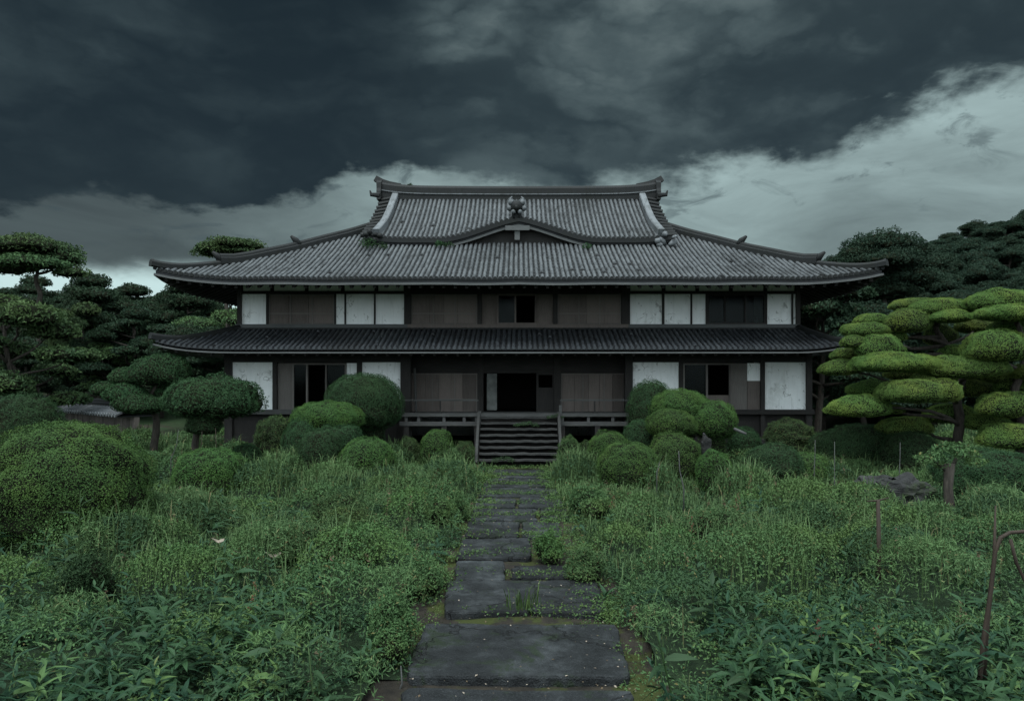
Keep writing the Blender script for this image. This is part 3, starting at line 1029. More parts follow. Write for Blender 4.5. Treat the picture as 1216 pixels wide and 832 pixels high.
def boards(name, x0, x1, y0, y1, Y, m, w=0.28, back=0.05, seed=0, parent=None):
    """shutter of upright boards, each board an island"""
    mb = MB()
    r = random.Random(seed + int(x0))
    X0, X1 = GX(x0, Y), GX(x1, Y)
    n = max(1, round((X1 - X0) / w))
    cuts = [X0] + [X0 + (X1 - X0) * (i + r.uniform(-0.25, 0.25)) / n for i in range(1, n)] + [X1]
    for i in range(n):
        b = back + r.uniform(0, 0.02)
        mb.box(cuts[i] + 0.006, cuts[i + 1] - 0.006, Y + b, Y + b + 0.03, GZ(y1, Y), GZ(y0, Y))
    mb.box(X0, X1, Y + back + 0.055, Y + back + 0.07, GZ(y1, Y), GZ(y0, Y))
    o = part(mb, name, m, parent)
    if name == 'shutter':
        fr = MB()
        k = max(2, round((X1 - X0) / 0.8))
        Z0, Z1 = GZ(y1, Y), GZ(y0, Y)
        for q in range(k + 1):
            xm = X0 + 0.03 + (X1 - X0 - 0.06) * q / k
            fr.box(xm - 0.022, xm + 0.022, Y + back - 0.022, Y + back + 0.001, Z0, Z1)
        for zz in (Z0 + 0.03, Z1 - 0.03, Z0 + (Z1 - Z0) * 0.36):
            fr.box(X0, X1, Y + back - 0.018, Y + back + 0.0015, zz - 0.02, zz + 0.02)
        part(fr, 'shutter_frame', BOARDL, o)
    return o


def window(x0, x1, y0, y1, Y, cols, fm=TIMBER, glazed=None, bars=None, fw=0.06):
    mb = MB()
    X0, X1, Z0, Z1 = GX(x0, Y), GX(x1, Y), GZ(y1, Y), GZ(y0, Y)
    mb.box(X0, X1, Y - 0.02, Y + 0.10, Z0, Z0 + fw)
    mb.box(X0, X1, Y - 0.02, Y + 0.10, Z1 - fw, Z1)
    xs = [X0] + [GX(c, Y) for c in cols] + [X1]
    for i, c in enumerate(xs):
        l = c if i == 0 else (c - fw if i == len(xs) - 1 else c - fw / 2)
        mb.box(l, l + fw, Y - 0.016, Y + 0.09, Z0 + fw, Z1 - fw)
    fr = part(mb, 'window', fm)
    for i in range(len(xs) - 1):
        if glazed is None or i in glazed:
            q = MB()
            q.box(xs[i] + fw / 2 + 0.001, xs[i + 1] - fw / 2 - 0.001, Y + 0.03 + 0.01 * i, Y + 0.036 + 0.01 * i, Z0 + fw, Z1 - fw)
            part(q, 'pane', GLASS, fr)
    return fr


# ground storey, wings
Y1 = 26.0
for a, b in ((267, 276), (324, 329), (424, 430), (806, 811), (903, 908), (957, 964)):
    post(a, b, 417, None, Y1)
for a, b in ((476, 488), (742, 751)):
    post(a, b, 417, None, Y1, out=0.10)
panel('plaster_panel', 276, 324, 430, 486, Y1, PLASTER)
boards('wood_panel', 329, 347, 431, 486, Y1, BOARDL, 0.55)
window(347, 411.5, 431, 486, Y1, (364.5, 387), BOARDL, glazed=(0, 2))
panel('plaster_panel', 411.5, 424, 431, 486, Y1, PLASTER)
panel('plaster_panel', 430, 476, 430, 486, Y1, PLASTER)
panel('plaster_panel', 751, 806, 430, 486, Y1, PLASTER)
w2 = window(811, 868, 431, 486, Y1, (839.5,), BOARDL, glazed=(0,))
mb = MB()                                             # board nailed across the lower half of the right hand opening
mb.box(GX(841, Y1), GX(866, Y1), Y1 + 0.05, Y1 + 0.08, GZ(484, Y1), GZ(469, Y1))
part(mb, 'board_infill', BOARD, w2)
boards('wood_panel', 868, 888, 431, 486, Y1, BOARDL, 0.6)
panel('plaster_panel', 888, 903, 431, 452, Y1, PLASTER, back=0.04)
boards('wood_panel', 888, 903, 452, 486, Y1, BOARD, 0.5)
panel('plaster_panel', 908, 957, 430, 486, Y1, PLASTER)
for a, b in ((264, 478), (750, 966)):
    mb = MB()
    mb.box(GX(a, Y1), GX(b, Y1), Y1 - 0.12, Y1 + 0.15, GZ(491.5, Y1), GZ(486, Y1))
    part(mb, 'sill_beam', GREYW if a < 300 else TIMBERH)
    mb = MB()
    mb.box(GX(a + 2, Y1), GX(b - 2, Y1), Y1 - 0.03, Y1 + 0.15, GZ(430, Y1), GZ(405, Y1))
    part(mb, 'lintel', TIMBERH)
    mb = MB()
    mb.box(GX(a + 3, Y1), GX(b - 3, Y1), Y1 + 0.12, Y1 + 0.18, -0.1, GZ(491, Y1))
    part(mb, 'foundation_boarding', TIMBER)
# ground storey, centre
Y2 = 26.75
boards('shutter', 486, 567, 443, 492, Y2, BOARD, 0.5, seed=1)
boards('shutter', 666, 744, 443, 492, Y2, BOARD, 0.5, seed=4)
for a, b in ((567, 574), (658, 666)):
    post(a, b, 405, 492, Y2)
mb = MB()
mb.box(GX(484, Y2), GX(746, Y2), Y2 - 0.02, Y2 + 0.14, GZ(443, Y2), GZ(433, Y2))
mb.box(GX(484, Y2), GX(746, Y2), Y2 + 0.05, Y2 + 0.12, GZ(433, Y2), GZ(398, Y2))
part(mb, 'lintel', TIMBERH)
mb = MB()
mb.box(GX(578, Y2), GX(590, Y2), Y2 + 0.10, Y2 + 0.14, GZ(487, Y2), GZ(443.5, Y2))
part(mb, 'sliding_door', DULL)['label'] = 'pale paper sliding door pushed to the left'
mb = MB()
for a, b, c, d in ((637, 639.5, 443, 491), (656, 658, 443, 491), (639.5, 656, 460, 463), (639.5, 656, 443, 445)):
    mb.box(GX(a, Y2), GX(b, Y2), Y2 + 0.03, Y2 + 0.08, GZ(d, Y2), GZ(c, Y2))
dr = part(mb, 'door_leaf', TIMBER)
mb = MB()
mb.box(GX(639.5, Y2), GX(656, Y2), Y2 + 0.045, Y2 + 0.065, GZ(490, Y2), GZ(463, Y2))
part(mb, 'door_panel', TIMBER, dr)
for px in (480, 746):                                 # returns between the wings and the recessed centre
    mb = MB()
    x = GX(px, Y1)
    mb.box(x - 0.04, x + 0.04, Y1 + 0.16, Y2 + 0.2, 0, 4.3)
    part(mb, 'return_wall', TIMBER)
# interior: floors, back and side walls
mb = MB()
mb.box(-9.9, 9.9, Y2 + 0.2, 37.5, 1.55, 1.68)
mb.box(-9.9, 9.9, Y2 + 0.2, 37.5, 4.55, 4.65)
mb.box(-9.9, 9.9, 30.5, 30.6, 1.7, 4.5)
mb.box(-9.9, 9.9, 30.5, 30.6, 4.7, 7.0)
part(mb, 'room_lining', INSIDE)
mb = MB()
for s in (-1, 1):
    x = s * 10.3
    mb.box(min(x, x - s * 0.12), max(x, x - s * 0.12), Y1 + 0.3, 37.6, 0, 4.6)
    x = s * 10.22
    mb.box(min(x, x - s * 0.12), max(x, x - s * 0.12), 26.8, 37.4, 4.6, 6.7)
mb.box(-10.3, 10.3, 37.5, 37.62, 0, 6.7)
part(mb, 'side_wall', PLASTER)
# veranda, its rails and the stair
Y3 = 25.5
mb = MB()
mb.box(GX(477, Y3), GX(752, Y3), Y3, Y2 + 0.1, GZ(494.5, Y3), GZ(490.5, Y3))
deck = part(mb, 'veranda', GREYW)
for a, b in ((474, 569), (664, 754)):
    mb = MB()
    mb.box(GX(a, Y3), GX(b, Y3), Y3 + 0.02, Y3 + 0.16, GZ(505.5, Y3), GZ(500.5, Y3))
    part(mb, 'lower_beam', GREYW, deck)
for px in (482, 497, 527, 551, 566, 668, 699, 728, 747):
    mb = MB()
    mb.box(GX(px, Y3) - 0.05, GX(px, Y3) + 0.05, Y3 + 0.04, Y3 + 0.14, GZ(500.5, Y3), GZ(494.5, Y3))
    part(mb, 'strut', GREYW, deck)
for px in (482, 527, 566, 668, 710, 747):
    mb = MB()
    mb.box(GX(px, Y3) - 0.09, GX(px, Y3) + 0.09, Y3 + 0.05, Y3 + 0.22, -0.1, GZ(505.5, Y3))
    part(mb, 'support_post', TIMBER, deck)
for a, b in ((477, 568), (665, 748)):
    mb = MB()
    mb.box(GX(a, Y3), GX(b, Y3), Y3 + 0.06, Y3 + 0.12, GZ(476, Y3), GZ(474.3, Y3))
    part(mb, 'rail', GREYW, deck)
    for px in (a + 1, (a + b) / 2, b - 1):
        mb = MB()
        mb.box(GX(px, Y3) - 0.025, GX(px, Y3) + 0.025, Y3 + 0.065, Y3 + 0.115, GZ(490.5, Y3), GZ(476, Y3))
        part(mb, 'rail_post', TIMBER, deck)
for px, top in ((569.5, 488), (665.5, 481)):          # short newels beside the stair
    mb = MB()
    mb.box(GX(px, Y3) - 0.05, GX(px, Y3) + 0.05, Y3 - 0.04, Y3 + 0.06, GZ(506, Y3), GZ(top, Y3))
    part(mb, 'newel', GREYW, deck)
mb = MB()
mb.tube([W(494, 491, 26.3), W(492.5, 437, 26.3)], 0.045, 8)
part(mb, 'leaning_prop', GREYW)['label'] = 'pale pole propped upright before the left shutters'
mb = MB()
ztop, zbot, NS = 1.62, 0.10, 8
mb.box(-1.38, 1.38, Y3 - 0.02, Y3 + 0.06, 0.0, 1.6)
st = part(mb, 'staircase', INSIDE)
for i in range(NS):
    z = zbot + (ztop - zbot) * (i + 1) / NS
    y = 23.95 + (Y3 - 23.95) * i / (NS - 1) - 0.06
    mb = MB()
    r = random.Random(i)
    nseg = 14
    top, bot = [], []
    vs = []
    for k in range(nseg + 1):
        x = -1.33 + 2.66 * k / nseg
        e = r.uniform(-0.035, 0.025); h = r.uniform(-0.016, 0.008)
        vs += [(x, y + e, z + h), (x, y + e, z - 0.06 + h), (x, y + 0.30, z - 0.06), (x, y + 0.30, z + h)]
    fs = [(4 * k + j, 4 * k + (j + 1) % 4, 4 * k + 4 + (j + 1) % 4, 4 * k + 4 + j) for k in range(nseg) for j in range(4)] + [(3, 2, 1, 0), (4 * nseg, 4 * nseg + 1, 4 * nseg + 2, 4 * nseg + 3)]
    mb.add(vs, fs)
    part(mb, 'step', TREAD, st)
    mb = MB()
    mb.box(-1.33, 1.33, y + 0.22, y + 0.25, z - (ztop - zbot) / NS, z - 0.06)
    part(mb, 'dark_gap_board', INSIDE, st)  # dark board added behind the treads for the shade of the open gaps
for s in (-1, 1):
    mb = MB()
    mb.sweep([(s * 1.40, 23.72, 0.12), (s * 1.40, Y3 - 0.02, 1.68)], rect(0.09, 0.30))
    part(mb, 'stringer', TREAD, st)
# upper storey
Y4 = 26.6
yt, yb = 349, 385
for a, b in ((282, 287), (480, 488), (567, 572), (657, 662), (738, 748), (945, 950)):
    post(a, b, 318, 386, Y4)
for a, b in ((316, 318.5), (397, 399), (409, 411), (444, 446), (786, 789), (820, 822), (838, 840), (909, 911), (940, 942)):
    post(a, b, yt, yb, Y4, out=0.02, name='mullion')
for a, b in ((287, 316), (399, 409), (411, 444), (446, 480), (748, 786), (789, 820), (822, 838), (911, 940), (942, 945)):
    panel('plaster_panel', a, b, yt, yb, Y4, PLASTER)
boards('shutter', 318.5, 397, yt, yb, Y4, BOARD, 0.8, seed=3)
boards('shutter', 488, 567, yt, yb, Y4, BOARD, 0.55, seed=8)
boards('shutter', 662, 738, yt, yb, Y4, BOARD, 0.55, seed=9)
boards('wood_panel', 572, 590, yt, yb, Y4, BOARD, 0.6)
boards('wood_panel', 637, 657, yt, yb, Y4, BOARD, 0.6)
window(590, 637, yt, yb, Y4, (612,), BOARD, glazed=(0,))
window(840, 909, yt, yb, Y4, (861, 885), TIMBER)
for a, b, m in ((280, 484, FASCIA), (746, 948, FASCIA), (484, 746, BOARD)):
    mb = MB()
    o = 0.10 if m is FASCIA else 0.07
    mb.box(GX(a, Y4) + (0.002 if a != 484 else 0), GX(b, Y4), Y4 - o, Y4 + 0.12, GZ(389.5, Y4) - 0.10, GZ(385, Y4))
    part(mb, 'sill_board', m)
mb = MB()
mb.box(GX(282, Y4), GX(950, Y4), Y4 - 0.03, Y4 + 0.12, GZ(349, Y4), GZ(345.5, Y4))
mb.box(GX(282, Y4), GX(950, Y4), Y4 - 0.03, Y4 + 0.12, GZ(337, Y4), GZ(320, Y4))
part(mb, 'lintel', TIMBERH)
for a, b in ((288, 320), (325, 361), (366, 404), (409, 444), (449, 479), (749, 786), (791, 826), (831, 866), (871, 907), (912, 944)):
    panel('transom_panel', a, b, 337, 345.5, Y4, PLASTER, back=0.05)
mb = MB()
mb.box(GX(282, Y4), GX(950, Y4), Y4 + 0.115, Y4 + 0.13, GZ(346, Y4), GZ(336, Y4))
part(mb, 'transom_backing', TIMBERH)

# ------------------------------------------------------------------ garden wall on the left
gwl = empty('garden_wall', (-22, 36, 0), 'low boarded garden wall with dark tiled coping between the pines on the left', 'wall')
A, Bp = Vector((-33, 44.5, 0)), Vector((-15.6, 29.6, 0))
dirw = (Bp - A).normalized()
nw = Vector((-dirw.y, dirw.x, 0))
def wpt(s, o, z):
    p = A + dirw * s + nw * o
    return (p.x, p.y, z + float(terrain(p.x, p.y)) * 0.0)
Lw = (Bp - A).length
mb = MB()
r = random.Random(2)
s = 0
while s < Lw:
    e = min(Lw, s + r.uniform(0.22, 0.4))
    j = r.uniform(0, 0.025)
    vs = [wpt(q, o, z) for z in (-0.2, 1.45) for o in (-0.1 - j, 0.1) for q in (s, e - 0.01)]
    mb.add(vs, [(0, 2, 3, 1), (4, 5, 7, 6), (0, 1, 5, 4), (2, 6, 7, 3), (0, 4, 6, 2), (1, 3, 7, 5)])
    s = e
part(mb, 'wall_boards', BOARD, gwl)
mb = MB()
for sg in (-1, 1):
    zz = lambda a, d: 1.45 + 0.42 * d
    slope_tiles(mb, list(np.arange(0.2, Lw, 0.3)), 0, zz, lambda a: 0.75, lambda a, d, z, sg=sg: wpt(a, sg * (0.75 - d), z), 0.38, 0.08)
    eave_caps(mb, list(np.arange(0.2, Lw, 0.3)), zz, lambda a, d, z, sg=sg: wpt(a, sg * (0.75 - d), z), 0.085, 2)
mb.sweep([wpt(0, 0, 1.80), wpt(Lw, 0, 1.80)], capprof, 1)
mb.sweep([wpt(0, 0, 1.42), wpt(Lw, 0, 1.42)], rect(1.4, 0.06), 1)
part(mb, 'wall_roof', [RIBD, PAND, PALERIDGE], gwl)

# ------------------------------------------------------------------ the garden path
def path_strip():
    mb = MB()
    rows = []
    for y in np.arange(2.0, 24.6, 0.3):
        rows.append([(x + 0.06 * math.sin(y * 3 + x), y, 0.035 + 0.02 * math.sin(y * 5.1 + 3 * x)) for x in np.linspace(-1.45, 1.45, 12)])
    mb.sheet(rows)
    return mb
def m_path(t, p):
    o = objco(t)
    n = t.noise(o, 4, 8, 0.65)
    mo = t.noise(o, 2.1, 6, 0.6)
    c = t.ramp(n, [(0.3, (0.010, 0.009, 0.008)), (0.7, (0.035, 0.029, 0.022))])
    c = t.mix(t.ss(mo, 0.47, 0.58), c, (0.032, 0.038, 0.011))
    bump(t, p, n, 1.0, 0.05)
    return c
PATHM = mat('path_earth', m_path, 0.95, 0.15)
pth = path_strip().build('path', PATHM, smooth=True)
tag(pth, kind='structure')


def slab(corners, h, seed, label):
    """corners: 4 photo pixels on the ground; chipped, rounded outline, worn edge"""
    r = random.Random(seed)
    pts = []
    for px, py in corners:
        Y = EYE * F / (py - HY)
        Y = (EYE - h) * F / (py - HY)
        pts.append(Vector((GX(px, Y), Y, 0)))
    c = sum(pts, Vector()) / 4
    out = []
    for i in range(4):
        a, b = pts[i], pts[(i + 1) % 4]
        k = max(5, int((b - a).length / 0.09))
        for j in range(k):
            t = j / k
            p = a.lerp(b, t)
            corner = min(t, 1 - t) * (b - a).length
            inset = 0.035 * max(0, 1 - corner / 0.08) ** 2
            p = p + (c - p).normalized() * (inset + r.uniform(0, 0.028) + 0.010 * math.sin(t * 9 + seed + i) + (r.uniform(0.02, 0.06) if r.random() < 0.06 else 0))
            out.append(p)
    n = len(out)
    vs = []
    tilt = (r.uniform(-0.012, 0.012), r.uniform(-0.012, 0.012))
    def zt(p):
        return (p.x - c.x) * tilt[0] + (p.y - c.y) * tilt[1]
    for ins, z in ((0.0, -0.03), (0.0, h - 0.03), (0.012, h - 0.008), (0.05, h)):
        for p in out:
            q = p + (c - p).normalized() * ins
            vs.append((q.x - c.x, q.y - c.y, z + (zt(p) if z > 0 else 0)))
    fs = [(k * n + i, k * n + (i + 1) % n, (k + 1) * n + (i + 1) % n, (k + 1) * n + i) for k in range(3) for i in range(n)]
    fs.append(tuple(3 * n + i for i in range(n)))
    m = MB()
    m.add(vs, fs)
    o = m.build('paving_slab', SLAB)
    o.location = (c.x, c.y, 0.03)
    return tag(o, label, 'paving slab', 'stone slabs of the garden path')


slab([(470, 850), (760, 850), (755, 822), (478, 820)], 0.05, 1, 'broken dark slab at the very bottom edge of the photo')
slab([(478, 806), (752, 806), (733, 742), (503, 742)], 0.11, 2, 'widest dark stone slab, first whole one at the near end of the path')
slab([(526, 728), (724, 727), (708, 690), (530, 691)], 0.10, 3, 'broad dark slab with a grass tuft growing at its front edge')
slab([(539, 689), (601, 689), (600, 667), (541, 667)], 0.12, 4, 'small pale rounded slab on the left of the path')
slab([(605, 688), (690, 687), (682, 672), (607, 672)], 0.04, 5, 'sunken slab half buried beside the small pale one')
slab([(540, 664), (632, 663), (630, 640), (548, 641)], 0.10, 6, 'grey slab just beyond the small pale rounded one')
slab([(551, 638), (616, 638), (618, 620), (556, 620)], 0.09, 7, 'smooth slab on the left with a plant bush beside it')
slab([(619, 638), (668, 637), (664, 620), (620, 620)], 0.07, 8, 'slab on the right half hidden under the green bush')
slab([(557, 618), (638, 618), (638, 605), (561, 605)], 0.09, 9, 'long narrow slab midway along the path')
slab([(641, 618), (676, 617), (672, 604), (641, 605)], 0.07, 10, 'squarish slab at the right edge midway along the path')
slab([(562, 603), (612, 603), (614, 592), (566, 592)], 0.08, 11, 'left one of two slabs where the path starts to narrow')
slab([(615, 603), (670, 603), (666, 591), (617, 591)], 0.09, 12, 'right one of two slabs where the path starts to narrow')
slab([(568, 590), (664, 590), (662, 580), (572, 580)], 0.07, 13, 'mossy slab crossing the whole path before the stair')
slab([(573, 578), (660, 578), (656, 569), (576, 569)], 0.08, 14, 'second to last slab before the wooden stair')
slab([(576, 567), (657, 567), (655, 558), (579, 558)], 0.08, 15, 'last slab at the foot of the wooden stair')

# ------------------------------------------------------------------ shrubs
def shrub(px, top, hw, Y, label, mt=L_CLIP, cat='shrub', name='clipped_shrub', leaf=None, dens=None, lump=0.075, freq=1.9, depth=1.0, group=None,
          aspect=0.6, jit=0.4, shape=0.86, inner=0.045, core=0.90, base=None):
    x = GX(px, Y)
    zt = GZ(top, Y)
    rx = hw * Y / F
    zc = zt * 0.42
    zb = 0.1
    if base:
        zb = 0.0
        lo = GZ(base, Y)
        zc = lo + (zt - lo) * 0.40
    lf = leaf or (0.012 + 0.0009 * Y)
    dn = dens or min(4300, 1.75 / (lf * lf * aspect))
    arr = Arr()
    if base:
        blob(arr, (x, Y, zc * 0.45), (rx * 0.55, rx * 0.5), zc * 0.5, zc * 0.5, lf * 1.4, dn * 0.35, int(px + top), 0.15, 1.2, 0.9, 0.5, 0.9, 1.0, 0.1, 0.4)
    blob(arr, (x, Y, zc), (rx, rx * depth), zt - zc, (zc - lo) if base else zc + zb, lf, dn, int(px * 7 + top), lump, freq, core, aspect, jit, shape, inner, 0.35)
    o = arr.build(name, [mt, SHADE_CORE], None, (x, Y, 0))
    return tag(o, label, cat, group)


CG = 'clipped shrubs of the overgrown garden'
shrub(78, 500, 93, 12.9, 'largest rounded clipped shrub, at the left edge of the garden', lump=0.075, freq=1.5, group=CG, leaf=0.028, shape=0.92)
shrub(250, 532, 42, 18.0, 'low rounded shrub standing alone right of the largest one', group=CG)
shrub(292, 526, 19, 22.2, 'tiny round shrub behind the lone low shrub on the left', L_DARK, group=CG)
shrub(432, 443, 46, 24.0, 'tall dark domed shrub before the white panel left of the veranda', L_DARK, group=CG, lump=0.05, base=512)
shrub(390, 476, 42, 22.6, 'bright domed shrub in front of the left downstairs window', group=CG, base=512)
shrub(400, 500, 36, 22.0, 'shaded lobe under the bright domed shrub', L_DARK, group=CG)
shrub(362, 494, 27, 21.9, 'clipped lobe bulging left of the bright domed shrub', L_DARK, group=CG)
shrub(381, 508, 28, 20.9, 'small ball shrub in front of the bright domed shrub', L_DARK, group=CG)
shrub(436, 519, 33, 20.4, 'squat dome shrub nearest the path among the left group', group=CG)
shrub(519, 508, 20, 23.4, 'small round shrub under the veranda left of the stair', group=CG)
shrub(773, 452, 29, 24.3, 'tall narrow dark shrub right of the veranda', L_DARK, group=CG, base=520)
shrub(806, 462, 37, 23.7, 'bright dome shrub behind the red flower, before the right white panel', group=CG, base=504)
shrub(797, 485, 30, 22.3, 'low dome shrub with a red flower on it', group=CG, mt=L_CLIP, base=519)
shrub(847, 475, 28, 23.0, 'round shrub below the right downstairs window', L_CLIP, group=CG, base=522)
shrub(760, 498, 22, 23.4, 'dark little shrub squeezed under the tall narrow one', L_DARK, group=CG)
shrub(746, 524, 37, 19.0, 'front dome shrub closest to the path on the right', group=CG)
shrub(800, 513, 32, 20.6, 'mid height dome shrub between the path shrub and the red flower shrub', group=CG)
shrub(722, 511, 25, 22.6, 'half hidden dome shrub right of the stair foot', group=CG)
shrub(848, 534, 21, 18.4, 'small leafy ball shrub standing among grass below the right window', group=CG, jit=0.9, lump=0.1)
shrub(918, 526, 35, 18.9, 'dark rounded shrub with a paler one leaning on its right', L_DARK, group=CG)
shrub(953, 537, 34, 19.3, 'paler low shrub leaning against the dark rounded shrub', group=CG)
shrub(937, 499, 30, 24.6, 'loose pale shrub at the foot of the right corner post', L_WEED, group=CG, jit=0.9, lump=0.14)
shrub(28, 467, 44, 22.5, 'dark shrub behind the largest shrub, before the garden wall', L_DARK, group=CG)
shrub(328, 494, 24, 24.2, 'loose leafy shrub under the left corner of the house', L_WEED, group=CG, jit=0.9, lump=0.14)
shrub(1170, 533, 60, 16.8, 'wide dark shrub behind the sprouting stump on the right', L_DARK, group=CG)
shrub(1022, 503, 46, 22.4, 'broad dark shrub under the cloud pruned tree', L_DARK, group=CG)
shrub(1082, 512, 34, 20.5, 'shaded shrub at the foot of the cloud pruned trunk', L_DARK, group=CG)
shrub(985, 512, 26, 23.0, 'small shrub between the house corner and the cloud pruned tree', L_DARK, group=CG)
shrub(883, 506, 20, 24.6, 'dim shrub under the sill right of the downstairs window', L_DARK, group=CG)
shrub(580, 505, 0.1, 24.0, 'x', L_DARK) if False else None
for px, top, hw, Y, lb in ((486, 518, 17, 23.9, 'scruffy weed at the left end of the veranda'), (551, 522, 14, 23.6, 'scruffy weed against the left stringer of the stair'),
                           (676, 516, 14, 23.8, 'scruffy weed against the right stringer of the stair'), (702, 522, 16, 24.0, 'scruffy weed under the right half of the veranda')):
    shrub(px, top, hw, Y, lb, L_WEED, 'weed', 'scruffy_weed', None, None, 0.2, 1.6, 1.0, 'scruffy weeds along the veranda', 0.45, 1.0, 1.0, 0.15, 0.8)
WG = 'weed bushes in the meadow'
def wbush(px, top, hw, Y, label, mt=L_WEED, leaf=None, depth=1.0):
    g = np.random.default_rng(int(px * 3 + top))
    x, zt, rx = GX(px, Y), GZ(top, Y), hw * Y / F
    lf = leaf or (0.022 + 0.0017 * Y)
    arr = Arr()
    for k in range(7):
        a = k * 2.4 + g.uniform(-0.4, 0.4)
        rr = rx * g.uniform(0.15, 0.75) * (k > 0)
        h = zt * (g.uniform(0.55, 0.92) if k else 0.95)
        r = rx * g.uniform(0.38, 0.62)
        blob(arr, (x + rr * math.cos(a), Y + rr * math.sin(a) * depth, h * 0.5), (r, r), h * 0.5, h * 0.5, lf, min(3600, 1.7 / (lf * lf * 0.5)), int(px + k * 17), 0.30, 1.8, 0.62, 0.45, 0.95, 0.95, 0.22, 0.75)
    n = 30                                            # shoots
    a, q = g.uniform(0, 6.28, n), np.sqrt(g.random(n)) * rx * 1.05
    P = np.repeat(np.arange(n), 16)
    t = g.random(n * 16)
    H = zt * g.uniform(0.75, 1.30, n)
    p = np.stack([x + q[P] * np.cos(a[P]) * (0.8 + 0.35 * t) + g.normal(size=n * 16) * 0.03, Y + depth * q[P] * np.sin(a[P]) * (0.8 + 0.35 * t) + g.normal(size=n * 16) * 0.03, H[P] * (0.4 + 0.6 * t)], 1)
    v, f = diamonds(p, np.tile([0, -0.3, 0.8], (n * 16, 1)), lf * 1.3 * g.uniform(0.6, 1.2, n * 16), 0.35, g, 0.7)
    arr.add(v, f)
    o = arr.build('weed_bush', [mt, SHADE_CORE], None, (x, Y, 0))
    return tag(o, label, 'weed bush', WG)
wbush(105, 652, 46, 9.2, 'dark mounded bush below the largest clipped shrub', L_DARK)
wbush(405, 580, 40, 14.4, 'grassy green mound left of the path, halfway to the house')
wbush(462, 700, 40, 7.6, 'leafy bush spilling over the left edge of the nearest slab', L_WEED)
wbush(500, 658, 30, 9.8, 'leafy bush left of the small pale slab', L_WEED)
wbush(652, 626, 22, 11.6, 'bushy weed growing over the right side of the path', L_BRIGHT)
wbush(990, 598, 44, 12.4, 'mounded weed bush left of the upright wooden stake')
wbush(385, 612, 74, 11.0, 'broad low weed mound filling the middle of the left meadow', L_WEED, depth=0.7)
wbush(528, 566, 42, 14.6, 'tall feathery bush on the left side of the path', L_WEED)
wbush(700, 575, 34, 15.4, 'weed bush on the right verge with rusty flowers', L_WEED)
wbush(692, 648, 26, 10.4, 'low bush beside the right edge of the broad slab', L_WEED)
wbush(860, 600, 46, 12.6, 'soft weed mound in the middle of the right meadow')

# ------------------------------------------------------------------ trees
def limb(mb, a, b, r0, r1, seed, wig=0.12, n=6):
    r = random.Random(seed)
    a, b = Vector(a), Vector(b)
    L = (b - a).length
    pts, rad = [], []
    ph = r.uniform(0, 6)
    for i in range(n):
        t = i / (n - 1)
        p = a.lerp(b, t)
        k = math.sin(t * math.pi)
        p += Vector((math.sin(ph + t * 5), math.cos(ph * 1.3 + t * 4), 0.6 * math.sin(ph + 2 * t))) * L * wig * k
        pts.append(p); rad.append(r0 + (r1 - r0) * t)
    mb.tube(pts, rad, 7)
    return pts


def niwaki(Y, base, spine, pads, label, cat, mt=L_PAD, name='cloud_pruned_tree', leaf=0.05, dens=None, r0=0.17, seed=1, group=None, flat=0.6):
    """base: px of the trunk foot; spine: photo pixels (px, py, dy) the trunk runs through; pads: (px, py, w, h, dy)"""
    g = random.Random(seed)
    x0 = GX(base, Y)
    root = empty(name, (x0, Y, 0), label, cat, group)
    mb = MB()
    pts = [Vector((x0, Y, -0.1))] + [W(px, py, Y + dy) for px, py, dy in spine]
    sm, rad = [], []
    for i in range(len(pts) - 1):
        for k in range(4):
            t = k / 4
            sm.append(pts[i].lerp(pts[i + 1], t) + Vector((g.uniform(-1, 1), g.uniform(-1, 1), 0)) * 0.04)
    sm.append(pts[-1])
    n = len(sm)
    rad = [r0 * (1 - 0.65 * i / n) for i in range(n)]
    mb.tube(sm, rad, 9)
    for i, (px, py, w, h, dy) in enumerate(pads):
        c = W(px, py, Y + dy)
        below = [p for p in sm if p.z < c.z - 0.05] or sm[:2]
        q = min(below, key=lambda p: (p - c).length)
        limb(mb, q, c + Vector((0, 0, -0.02)), r0 * 0.42, r0 * 0.16, seed * 31 + i, 0.10)
    tr = mb.build('trunk', BARK, root, True, (x0, Y, 0))
    dn = dens or min(3200, 1.6 / (leaf * leaf * 0.55))
    for i, (px, py, w, h, dy) in enumerate(pads):
        Yp = Y + dy
        c = W(px, py + h * 0.22, Yp)
        rx = w * 0.56 * Yp / F
        rt = h * 0.72 * Yp / F
        rb = h * 0.34 * Yp / F
        arr = Arr()
        if name == 'cloud_pruned_tree':
            blob(arr, c, (rx, rx * flat if rx > 0.6 else rx * 0.85), rt, rb, leaf, dn, seed * 100 + i, 0.12, 1.3, 0.90, 0.5, 0.46, 0.92, 0.045, 0.55)
        else:
            blob(arr, c, (rx, rx * flat), rt, rb, leaf, dn, seed * 100 + i, 0.26, 0.45, 0.72, 0.42, 0.8, 1.0, 0.16, 0.6)
        arr.build('foliage_pad', [mt, SHADE_CORE], root, (x0, Y, 0))
    return root


